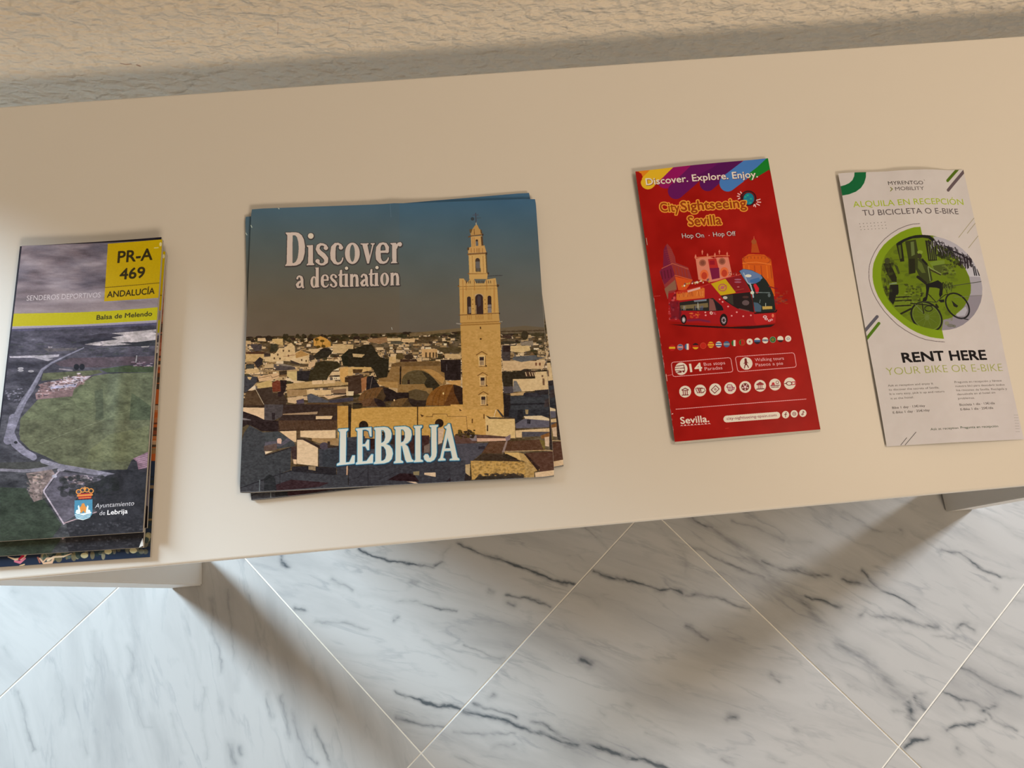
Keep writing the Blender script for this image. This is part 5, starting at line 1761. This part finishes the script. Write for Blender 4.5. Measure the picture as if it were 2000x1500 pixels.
def hexa(bm, c):
    """c: 4 bottom then 4 top corners"""
    v = [bm.verts.new(p) for p in c]
    for f in ((3, 2, 1, 0), (4, 5, 6, 7), (0, 1, 5, 4), (1, 2, 6, 5), (2, 3, 7, 6), (3, 0, 4, 7)):
        bm.faces.new([v[i] for i in f])
    return v


def box_bm(x0, y0, z0, x1, y1, z1, bev=0.0, seg=2):
    bm = bmesh.new()
    hexa(bm, [(x0, y0, z0), (x1, y0, z0), (x1, y1, z0), (x0, y1, z0), (x0, y0, z1), (x1, y0, z1), (x1, y1, z1), (x0, y1, z1)])
    if bev:
        bmesh.ops.bevel(bm, geom=bm.edges[:], offset=bev, segments=seg, affect='EDGES', profile=.5)
    return bm


# ------------------------------------------------------------------ floor: diagonal marble tiles in pale grout
m_grout, nt, b = node_mat('grout')
tc = nt.nodes.new('ShaderNodeTexCoord')
g_n = noise_node(nt, tc.outputs['Object'], 90, 3)
nt.links.new(mix_col(nt, g_n.outputs[0], (.66, .64, .58), (.86, .85, .80)), b.inputs['Base Color'])
b.inputs['Roughness'].default_value = .6
floor = new_obj('floor', box_bm(-3.2, -2.6, -.06, 3.4, 3.0, -.0008), m_grout)
floor['kind'] = 'structure'

TS = .600
UA = np.array([.6468, -.7627])
VA = np.array([-.7627, -.6468])
A0 = np.array([.28437, .04526])
# veins read along the slabs: picture positions, then width and strength
VEINS = {
 (-1, 0): [([(894, 1060), (935, 1078), (975, 1097), (1040, 1118), (1085, 1135), (1118, 1143)], 5, .9), ([(975, 1100), (1020, 1112)], 10, .45), ([(700, 1078), (745, 1092), (800, 1102), (845, 1110), (862, 1104)], 4, .85), ([(862, 1104), (866, 1085), (880, 1064)], 4, .45),
           ([(778, 1172), (830, 1180), (890, 1193)], 3.5, .7), ([(990, 1163), (1040, 1172), (1078, 1186)], 4.5, .8), ([(995, 1178), (1003, 1182)], 7, .8), ([(955, 1150), (964, 1154)], 6, .8), ([(805, 1139), (814, 1141)], 6, .7), ([(771, 1209), (779, 1207)], 5, .8),
           ([(905, 1262), (945, 1276), (985, 1288)], 3.5, .6), ([(830, 1248), (870, 1275), (900, 1300), (925, 1313)], 3.5, .4), ([(773, 1355), (847, 1379), (906, 1389)], 4.5, .95), ([(775, 1402), (830, 1415), (885, 1427)], 5, .7), ([(640, 1270), (700, 1280), (740, 1284)], 4, .35),
           ([(549, 1088), (551, 1098), (558, 1110)], 4.5, .8), ([(574, 1190), (591, 1193)], 5, .85), ([(616, 1211), (660, 1220), (700, 1226), (718, 1229)], 5, .6), ([(645, 1134), (664, 1146), (688, 1152)], 5, .6), ([(1145, 1032), (1165, 1050), (1185, 1070)], 4, .6),
           ([(930, 1210), (970, 1218), (1015, 1232)], 8, .35), ([(700, 1155), (775, 1170)], 4, .35), ([(800, 1425), (860, 1440)], 4, .4)],
 (0, 0): [([(1155, 1117), (1213, 1130), (1262, 1141), (1290, 1148), (1334, 1159)], 5, .95), ([(1280, 1146), (1296, 1150)], 10, .7), ([(1320, 1155), (1334, 1160)], 10, .7), ([(1340, 1162), (1400, 1168), (1440, 1182), (1466, 1189)], 5, .75),
          ([(1118, 1158), (1140, 1166), (1165, 1182)], 6, .5), ([(1336, 1220), (1360, 1232), (1384, 1246)], 5, .75), ([(1136, 1286), (1155, 1297)], 7, .9), ([(930, 1373), (960, 1382), (985, 1394), (1010, 1398)], 4.5, .8),
          ([(906, 1389), (960, 1400), (993, 1410), (1030, 1426), (1048, 1435), (1100, 1448), (1140, 1454), (1180, 1466), (1213, 1475), (1287, 1494), (1340, 1505)], 6, .95), ([(1040, 1405), (1080, 1426), (1120, 1446)], 6, .8), ([(1030, 1432), (1065, 1438)], 15, .5), ([(1110, 1450), (1155, 1456)], 16, .5), ([(1200, 1473), (1260, 1487)], 13, .5),
          ([(885, 1427), (930, 1434), (1005, 1434)], 5, .6), ([(960, 1458), (1004, 1456)], 5, .7), ([(885, 1476), (930, 1494)], 4, .5), ([(1290, 1034), (1310, 1050), (1335, 1075), (1342, 1120)], 8, .45), ([(963, 1359), (969, 1356)], 6, .7), ([(1503, 1318), (1526, 1332)], 6, .7),
          ([(1422, 1400), (1438, 1402)], 9, .7), ([(1264, 1430), (1320, 1452)], 4, .5), ([(1412, 1480), (1432, 1492)], 5, .6), ([(1500, 1482), (1530, 1492)], 4, .5), ([(1555, 1430), (1562, 1436)], 6, .6), ([(1170, 1392), (1180, 1398)], 5, .5), ([(1222, 1374), (1230, 1379)], 6, .6)],
 (0, -1): [([(1352, 1010), (1385, 1030), (1420, 1055), (1452, 1078), (1490, 1104), (1515, 1135), (1560, 1172), (1600, 1215), (1645, 1252), (1700, 1300), (1735, 1332), (1770, 1362)], 17, .62), ([(1480, 1125), (1530, 1160), (1590, 1190), (1640, 1230)], 14, .5), ([(1355, 1012), (1390, 1032)], 6, .8),
           ([(1340, 1064), (1380, 1085), (1440, 1104), (1490, 1128)], 6, .7), ([(1430, 1020), (1490, 1036), (1532, 1054)], 5, .6), ([(1545, 1052), (1585, 1057)], 5, .45), ([(1488, 1096), (1540, 1112), (1588, 1128), (1618, 1128)], 7, .8), ([(1645, 1130), (1700, 1142), (1716, 1148)], 6, .75), ([(1682, 1116), (1724, 1152), (1764, 1170), (1788, 1181)], 4.5, .8),
           ([(1572, 1168), (1612, 1178), (1642, 1186)], 6, .85), ([(1680, 1198), (1694, 1192), (1704, 1202), (1740, 1206), (1790, 1216), (1832, 1222)], 6, .75), ([(1726, 1230), (1780, 1235)], 4, .4), ([(1870, 1224), (1886, 1221), (1905, 1228)], 6, .75), ([(1820, 1236), (1864, 1243)], 4, .5),
           ([(1844, 1072), (1880, 1088), (1900, 1102), (1930, 1116), (1950, 1126)], 4.5, .8), ([(1948, 1124), (2000, 1132)], 5, .5), ([(1900, 994), (1950, 1020), (2000, 1048)], 5, .5), ([(1776, 1374), (1784, 1384), (1778, 1398), (1784, 1412)], 11, .9), ([(1784, 1360), (1796, 1372), (1812, 1386)], 6, .9), ([(1745, 1385), (1776, 1394)], 6, .6),
           ([(1650, 1002), (1700, 1030), (1750, 1040)], 6, .55), ([(1755, 1036), (1760, 1044)], 7, .6), ([(1600, 1262), (1640, 1285), (1690, 1310), (1720, 1345)], 7, .45), ([(1600, 1300), (1620, 1324)], 5, .5), ([(1655, 1340), (1685, 1356)], 4, .5), ([(1780, 1352), (1812, 1354)], 5, .5), ([(1940, 1144), (1946, 1148)], 6, .6)],
 (1, -1): [([(1848, 1352), (1880, 1362), (1924, 1384), (1934, 1392)], 5, .8), ([(1920, 1388), (1948, 1376)], 8, .9), ([(1928, 1390), (1935, 1398)], 6, .8), ([(1764, 1457), (1785, 1444), (1812, 1441)], 7, .95), ([(1848, 1424), (1880, 1416), (1922, 1408)], 6, .85), ([(1876, 1304), (1910, 1322), (1950, 1338), (2000, 1360)], 7, .75),
           ([(1905, 1262), (1950, 1285), (1998, 1302)], 5, .5), ([(1872, 1362), (1886, 1386)], 5, .5), ([(1940, 1404), (1990, 1424)], 5, .6), ([(1868, 1465), (1878, 1473)], 7, .7), ([(1975, 1176), (2000, 1180)], 7, .5), ([(1925, 1463), (1936, 1468)], 5, .6), ([(1762, 1478), (1764, 1500)], 5, .6)],
 (-1, 1): [([(245, 1260), (258, 1290), (260, 1318)], 6, .5), ([(262, 1340), (270, 1365), (272, 1395), (285, 1415), (298, 1417)], 4.5, .45), ([(413, 1172), (419, 1220), (423, 1267), (427, 1312)], 5, .55), ([(446, 1150), (452, 1220), (455, 1288), (462, 1350)], 5, .5), ([(488, 1162), (505, 1215), (518, 1267), (528, 1298)], 5, .5),
           ([(28, 1354), (40, 1385), (52, 1410), (64, 1470)], 5, .6), ([(182, 1230), (186, 1300), (184, 1390), (192, 1440), (196, 1480)], 4, .4), ([(574, 1393), (582, 1430), (602, 1477), (620, 1490)], 5, .7), ([(616, 1420), (628, 1450), (640, 1480), (655, 1500)], 6, .7), ([(521, 1358), (533, 1402)], 5, .65), ([(548, 1360), (560, 1392), (566, 1440)], 5, .6),
           ([(334, 1390), (345, 1430), (356, 1475)], 4, .45), ([(396, 1340), (400, 1420), (402, 1480)], 4, .45), ([(430, 1370), (434, 1390)], 5, .5), ([(448, 1460), (456, 1490)], 10, .6), ([(468, 1462), (472, 1472)], 9, .6), ([(110, 1320), (122, 1345), (130, 1400)], 4, .4), ([(215, 1180), (222, 1250), (236, 1320)], 4, .35),
           ([(300, 1400), (315, 1440), (322, 1480)], 7, .35), ([(164, 1450), (170, 1470)], 6, .5), ([(635, 1300), (650, 1340), (660, 1380)], 6, .4), ([(610, 1290), (625, 1345)], 5, .4), ([(365, 1180), (372, 1260), (392, 1330)], 4, .35)],
 (-2, 1): [([(26, 1152), (31, 1156)], 6, .5), ([(60, 1185), (100, 1200)], 4, .25), ([(10, 1262), (22, 1280)], 5, .5)],
 (0, 1): [([(860, 1488), (900, 1500)], 4, .5)],
}
R2 = random.Random(21)
tile_bm = bmesh.new()
h = TS / 2 - .0011
hexa(tile_bm, [(-h, -h, -.012), (h, -h, -.012), (h, h, -.012), (-h, h, -.012), (-h, -h, 0), (h, -h, 0), (h, h, 0), (-h, h, 0)])
bmesh.ops.bevel(tile_bm, geom=[e for e in tile_bm.edges if all(v.co.z > -.001 for v in e.verts)], offset=.0006, segments=1, affect='EDGES')
plain = [marble('marble_across', 18, None), marble('marble_along', 80, None)]
tile_me = None
for i in range(-4, 4):
    for j in range(-4, 5):
        c = A0 + UA * TS * (i + .5) + VA * TS * (j + .5)
        if not (-1.75 < c[0] < 2.0 and -1.35 < c[1] < 1.25):
            continue
        if tile_me is None:
            first = new_obj('tile', tile_bm, plain[0], floor)
            tile_me = first.data
            o = first
        else:
            o = bpy.data.objects.new('tile', tile_me)
            C.objects.link(o)
            o.parent = floor
        th = math.atan2(UA[1], UA[0])
        o.location = (c[0], c[1], 0.0)
        o.rotation_euler = (0, 0, th)
        if (i, j) in VEINS:
            ct, st = math.cos(-th), math.sin(-th)
            sk = []
            for pts, w, k in VEINS[(i, j)]:
                q = []
                for px, py in pts:
                    p = plane_point(px, py, 0.0)
                    dx, dy = p[0] - c[0], p[1] - c[1]
                    q.append((dx * ct - dy * st, dx * st + dy * ct))
                for a_, b_ in zip(q, q[1:]):
                    sk.append((*a_, *b_, w * .0019, min(1.0, k * 1.08)))
            ang = {(-1, 1): -28, (-2, 1): 10, (-1, 0): 30, (0, 0): 25, (0, -1): 18, (1, -1): 18, (0, 1): 25}[(i, j)]
            mt = marble('marble_slab', ang, sk, {(-1, 1): .8, (-2, 1): .35}.get((i, j), 1.0))
            o.material_slots[0].link = 'OBJECT'
            o.material_slots[0].material = mt
        elif R2.random() < .4:
            o.material_slots[0].link = 'OBJECT'
            o.material_slots[0].material = plain[1]

# ------------------------------------------------------------------ wall pier behind the table, rough plaster
WY = .4215
m_wall, nt, b = node_mat('rough_plaster')
tc = nt.nodes.new('ShaderNodeTexCoord')
mp = nt.nodes.new('ShaderNodeMapping')
mp.inputs['Scale'].default_value = (.6, 1, 1)
mp.inputs['Rotation'].default_value = (0, math.radians(-6), 0)
nt.links.new(tc.outputs['Object'], mp.inputs[0])
w1 = noise_node(nt, mp.outputs[0], 150, 2, .5, .15)
w2 = noise_node(nt, mp.outputs[0], 60, 2)
hgt = math_node(nt, 'ADD', w1.outputs[0], math_node(nt, 'MULTIPLY', w2.outputs[0], .8))
bump_node(nt, b, hgt, 1.0, .0062)
w3 = noise_node(nt, tc.outputs['Object'], 6, 3)
wc = mix_col(nt, w3.outputs[0], (.74, .655, .54), (.79, .70, .58))
# hairline crack and scuffs
sk = []
for pts, w, k in (([(236, 124), (246, 126), (256, 125)], .0011, .8), ([(268, 127), (273, 129)], .0014, .9), ([(543, 44), (543, 56), (542, 68)], .0006, .4), ([(683, 42), (681, 58), (678, 61)], .0005, .35), ([(98, 125), (102, 126)], .001, .5)):
    q = [wall_point(px, py, WY) for px, py in pts]
    for a_, b_ in zip(q, q[1:]):
        sk.append((a_[0], a_[2], b_[0], b_[2], w, k))
sx = nt.nodes.new('ShaderNodeSeparateXYZ')
nt.links.new(tc.outputs['Object'], sx.inputs[0])
cx = nt.nodes.new('ShaderNodeCombineXYZ')
nt.links.new(sx.outputs[0], cx.inputs[0])
nt.links.new(sx.outputs[2], cx.inputs[1])
nt.links.new(mix_col(nt, add_strokes(nt, cx.outputs[0], sk), wc, (.25, .10, .06)), b.inputs['Base Color'])
b.inputs['Roughness'].default_value = .6
wall = new_obj('wall_back', box_bm(-.63, WY, -.0005, 1.5, WY + .22, 2.6), m_wall)
wall['kind'] = 'structure'

# ------------------------------------------------------------------ the table
m_table, nt, b = node_mat('cream_lacquer')
tc = nt.nodes.new('ShaderNodeTexCoord')
t1 = noise_node(nt, tc.outputs['Object'], 5, 3)
t2 = noise_node(nt, tc.outputs['Object'], 420, 2)
nt.links.new(mix_col(nt, t1.outputs[0], (.735, .72, .695), (.76, .745, .72)), b.inputs['Base Color'])
bump_node(nt, b, t2.outputs[0], .05, .0003)
b.inputs['Roughness'].default_value = .38
b.inputs['Specular IOR Level'].default_value = .4
table = empty('console_table', (.147, .184, 0), 'long narrow cream lacquered console table standing against the plaster wall', 'table')
ox, oy = .147, .184
TX0, TX1, TY0, TY1 = -.66, .955, .0069, .3604
new_obj('tabletop', box_bm(TX0 - ox, TY0 - oy, HT - .024, TX1 - ox, TY1 - oy, HT, .0016, 3), m_table, table)


def leg(x0, y0, dx, dy, w=.058):
    bm = bmesh.new()
    zt = HT - .0245
    c = []
    for z, sx_, sy_, g in ((0.0006, 0, 0, 0), (zt, dx, dy, .004)):
        for a_, b_ in ((0, 0), (1, 0), (1, 1), (0, 1)):
            c.append((x0 + sx_ + a_ * (w + g) - ox, y0 + sy_ + b_ * (w + g) - oy, z))
    hexa(bm, c)
    bmesh.ops.bevel(bm, geom=bm.edges[:], offset=.002, segments=2, affect='EDGES')
    return new_obj('leg', bm, m_table, table)


leg(-.616, -.0225, .050, .050)
leg(.8525, -.0155, -.050, .050)
leg(-.616, .333, .050, -.050)
leg(.8525, .333, -.050, -.050)


# ------------------------------------------------------------------ paper
def world_quad(q, z):
    return [plane_point(px, py, z) for px, py in q]


def sheet_bm(wq, origin, th, lift, nu=24, nv=44, inset=0.0, shift=(0, 0), corner=0.0):
    """a sheet of paper with its printed side up; s runs left to right, t bottom to top"""
    bm = bmesh.new()
    uv = bm.loops.layers.uv.new('UVMap')
    q = [np.array(p) for p in wq]
    ul = (q[1] - q[0]) / np.linalg.norm(q[1] - q[0])
    vl = (q[0] - q[3]) / np.linalg.norm(q[0] - q[3])
    top, bot = [], []
    for j in range(nv + 1):
        rt, rb = [], []
        for i in range(nu + 1):
            s, t = i / nu, j / nv
            p = (1 - s) * ((1 - t) * q[3] + t * q[0]) + s * ((1 - t) * q[2] + t * q[1])
            p = p + ul * (shift[0] + inset * (1 - 2 * s)) + vl * (shift[1] + inset * (1 - 2 * t))
            if corner and i in (0, nu) and j in (0, nv):
                p = p + ul * corner * (1 if i == 0 else -1) + vl * corner * (1 if j == 0 else -1)
            z = q[0][2] + lift(s, t)
            rt.append((bm.verts.new((p[0] - origin[0], p[1] - origin[1], z - origin[2])), s, t))
            rb.append(bm.verts.new((p[0] - origin[0], p[1] - origin[1], z - th - origin[2])))
        top.append(rt)
        bot.append(rb)
    for j in range(nv):
        for i in range(nu):
            c = [top[j][i], top[j][i + 1], top[j + 1][i + 1], top[j + 1][i]]
            f = bm.faces.new([k[0] for k in c])
            f.smooth = True
            for l, k in zip(f.loops, c):
                l[uv].uv = (k[1], k[2])
            f = bm.faces.new([bot[j + 1][i], bot[j + 1][i + 1], bot[j][i + 1], bot[j][i]])
            f.material_index = 1
    ring = [top[0][i][0] for i in range(nu + 1)], [top[nv][i][0] for i in range(nu + 1)], [top[j][0][0] for j in range(nv + 1)], [top[j][nu][0] for j in range(nv + 1)]
    for r_ in ring:
        for a_, b_ in zip(r_, r_[1:]):
            bm.edges.get((a_, b_)).smooth = False
    rim = [(0, i) for i in range(nu)] + [(j, nu) for j in range(nv)] + [(nv, i) for i in range(nu, 0, -1)] + [(j, 0) for j in range(nv, 0, -1)]
    for k in range(len(rim)):
        a_, b_ = rim[k], rim[(k + 1) % len(rim)]
        f = bm.faces.new([bot[a_[0]][a_[1]], bot[b_[0]][b_[1]], top[b_[0]][b_[1]][0], top[a_[0]][a_[1]][0]])
        f.material_index = 1
    return bm


def lerp_quad(q0, q1, f):
    return [tuple(np.array(a_) * (1 - f) + np.array(b_) * f) for a_, b_ in zip(q0, q1)]


def leaflet(name, label, group, quad, z0, im_mat, side, inner, lift, panels=3, th=.0003, gap=.00035, spread=(.0001, -.0001), cover='front_panel', leaf='inner_panel', back='back_panel', corner=0.0, cat='leaflet'):
    """folded leaflet: a printed front panel over its inner panels; z0 is the height it rests at"""
    H = z0 + panels * (th + gap)
    wq = [plane_point(*p, H + lift(*st)) for p, st in zip(quad, ((0, 1), (1, 1), (1, 0), (0, 0)))]
    cen = sum(wq) / 4
    org = (cen[0], cen[1], z0)
    root = empty(name, org, label, cat, group)
    for k in range(panels):
        zt = z0 + (k + 1) * (th + gap)
        w = [np.array((p[0], p[1], zt)) for p in wq]
        last = k == panels - 1
        f = panels - 1 - k
        nm = cover if last else (back if k == 0 else leaf)
        kk = 1
        new_obj(nm, sheet_bm(w, org, th, (lambda s, t, kk=kk: lift(s, t) * kk), shift=(0, 0) if last else (spread[0] * f, spread[1] * f), corner=corner),
                [im_mat if last else inner, side], root)
    return root


m_white = paper_mat('white_paper', (.72, .70, .67))
m_edge = paper_mat('paper_edge', (.30, .28, .25), .7)
m_dark_edge = paper_mat('printed_paper_edge', (.16, .15, .15), .6)
m_teal_edge = paper_mat('blue_printed_edge', (.07, .08, .09), .6)

# white reference of each spot, used to read print colours off the picture
WH_TOWN = ((180, 164, 143), (197, 174, 146), (203, 186, 161), (206, 201, 190))
WH_TRAIL = ((182, 174, 160), (180, 165, 145), (206, 206, 200), (214, 218, 216))
WH_RED = ((199, 176, 148), (202, 180, 150), (198, 177, 148), (200, 178, 150))
WH_BIKE = ((203, 181, 152), (207, 184, 155), (203, 181, 150), (198, 176, 148))

town = art_town()
wq = world_quad(Q_DISC, HT + .003)
im_town = print_image('town_print', town, wq, 1500, 1500, WH_TOWN)
del town
m_town = paper_mat('town_cover', (1, 1, 1), .42, im_town)
trail = art_trail()
im_trail = print_image('trail_print', trail, world_quad(Q_PRA, HT + .005), 720, 1500, WH_TRAIL)
m_trail = paper_mat('trail_cover', (1, 1, 1), .34, im_trail)
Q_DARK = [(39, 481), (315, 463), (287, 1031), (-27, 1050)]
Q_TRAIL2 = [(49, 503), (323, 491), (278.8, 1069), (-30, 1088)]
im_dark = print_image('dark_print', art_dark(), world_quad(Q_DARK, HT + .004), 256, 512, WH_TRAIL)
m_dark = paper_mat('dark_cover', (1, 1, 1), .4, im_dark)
im_fest = print_image('festival_print', art_festival(), world_quad(Q_FEST, HT + .002), 720, 1500, WH_TRAIL)
m_fest = paper_mat('festival_cover', (1, 1, 1), .4, im_fest)
im_bus = print_image('bus_print', art_bus(), world_quad(Q_RED, HT + .003), 900, 1800, WH_RED)
m_bus = paper_mat('bus_cover', (1, 1, 1), .38, im_bus)
im_bike = print_image('bicycle_print', art_bicycle(), world_quad(Q_BIKE, HT + .001), 900, 1900, WH_BIKE, .70)
m_bike = paper_mat('bicycle_print_paper', (1, 1, 1), .5, im_bike)


# trail leaflets, bottom to top
def lift_stack(a_, b_=0.0):
    def f(s, t):
        return a_ * s ** 3 * (.6 + .4 * t) + b_ * math.exp(-((s - .78) / .05) ** 2) * math.exp(-((t - .38) / .22) ** 2)
    return f


G = 'leaflets in the pile at the left'
z = HT + .0004
leaflet('leaflet', 'dark leaflet with colourful pictures along its foot, bottom of the left pile', G, Q_FEST, z, m_fest, m_edge, m_white, lift_stack(.0014), panels=3)
z += .0022
leaflet('leaflet', 'trail leaflet sticking out below the top ones, white dog-ear at its lower right corner', G, Q_TRAIL2, z, m_trail, m_dark_edge, m_white, lift_stack(.0018), panels=3)
z += .0022
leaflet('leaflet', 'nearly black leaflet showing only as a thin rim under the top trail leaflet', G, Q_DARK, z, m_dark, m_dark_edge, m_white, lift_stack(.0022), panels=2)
z += .0016
leaflet('leaflet', 'trail leaflet with yellow PR-A 469 panel, top of the left pile', G, Q_PRA, z, m_trail, m_dark_edge, m_white, lift_stack(.0028, .0012), panels=3)
# folded corner showing the white back of the paper
dz = HT + .0056
pts = [plane_point(*p, dz) for p in ((278.5, 1050), (280.5, 1066), (271.5, 1069.5))]
tl = [o for o in C.objects if o.name.startswith('leaflet') and o.get('label', '').startswith('trail leaflet sticking')][0]
bm = bmesh.new()
tp = [bm.verts.new((p[0] - tl.location[0], p[1] - tl.location[1], p[2] + .0006 * (i == 1) - tl.location[2])) for i, p in enumerate(pts)]
bt = [bm.verts.new((p[0] - tl.location[0], p[1] - tl.location[1], p[2] - .0002 - tl.location[2])) for p in pts]
bm.faces.new(tp[::-1])
bm.faces.new(bt)
for i in range(3):
    bm.faces.new([bt[i], tp[i], tp[(i + 1) % 3], bt[(i + 1) % 3]])
bmesh.ops.recalc_face_normals(bm, faces=bm.faces[:])
o = new_obj('folded_corner', bm, m_white, tl)
o['label'] = 'white folded corner'

# town leaflets
G = 'town leaflets'
z = HT + .0004
leaflet('leaflet', 'town leaflet lying tilted underneath the other one, only its edges showing', G, Q_DISC2, z, m_town, m_teal_edge, m_white,
        lambda s, t: .0006 * s * (1 - t), panels=3, corner=.0003)
z += .0024
leaflet('leaflet', 'square leaflet with a church tower and Discover a destination Lebrija on its cover', G, Q_DISC, z, m_town, m_teal_edge, m_white,
        lambda s, t: .0016 * math.sin(math.pi * min(s * 1.1, 1)) * (1 - t) ** 6 + .0008 * math.exp(-((s - .5) / .03) ** 2) * t, panels=3, corner=.0004)

# bus booklet
G = None
z = HT + .0004


def lift_bus(s, t):
    return .0022 * math.sin(math.pi * min(1, s * 1.15)) * (.35 + .65 * abs(t - .45)) + .0012 * (1 - s) ** 6 + .0006 * math.sin(7 * t)


leaflet('booklet', 'glossy red stapled booklet with an open-top sightseeing bus on its cover', None, Q_RED, z, m_bus, m_edge, m_white, lift_bus, panels=4,
        th=.00028, gap=.00015, spread=(.0001, -.00042), cover='front_cover', leaf='page', back='back_cover', cat='booklet')
bk = [o for o in C.objects if o.name == 'booklet'][0]
m_steel, nt, b = node_mat('staple_steel')
b.inputs['Metallic'].default_value = 1
b.inputs['Roughness'].default_value = .3
st_n = noise_node(nt, None, 200, 2)
nt.links.new(mix_col(nt, st_n.outputs[0], (.6, .6, .6), (.75, .75, .75)), b.inputs['Base Color'])
for py in (472, 738):
    u = (py - 335) / 528
    px = 1241.6 + 77 * u
    a_ = plane_point(px + .9, py - 8, HT + .0046)
    b_ = plane_point(px + 2.9, py + 6, HT + .0046)
    d = b_ - a_
    n = np.array([-d[1], d[0], 0]) / np.linalg.norm(d) * .0002
    bm = bmesh.new()
    L0 = np.array(bk.location)
    hexa(bm, [tuple(p - L0 + np.array((0, 0, dz_))) for dz_ in (-.0011, -.0006) for p in (a_ - n, b_ - n, b_ + n, a_ + n)])
    new_obj('staple', bm, m_steel, bk)


# bicycle flyer: one thin sheet, creased down the middle and slightly wavy
def lift_bike(s, t):
    f = .0034 * (1 - abs(s - .47) / .5)
    f += .0009 * math.sin(3.1 * math.pi * s + 1.0) * t ** 3
    f += .0014 * max(0, s - .8) / .2 * math.exp(-((t - .42) / .14) ** 2)
    f += .0005 * math.sin(9 * t + 2 * s)
    return max(f, 0) + .0003


wqb = world_quad(Q_BIKE, HT + .0013)
cen = sum(wqb) / 4
org = (cen[0], cen[1], HT + .0003)
fl = new_obj('flyer', sheet_bm([np.array((p[0], p[1], HT + .0007)) for p in wqb], org, .00018, lift_bike, 40, 60), [m_bike, m_white])
fl.location = org
fl['label'] = 'creased white flyer with a round green bicycle picture, rightmost paper on the table'
fl['category'] = 'flyer'

bpy.data.objects.remove(_fo)
bpy.data.curves.remove(_fc)
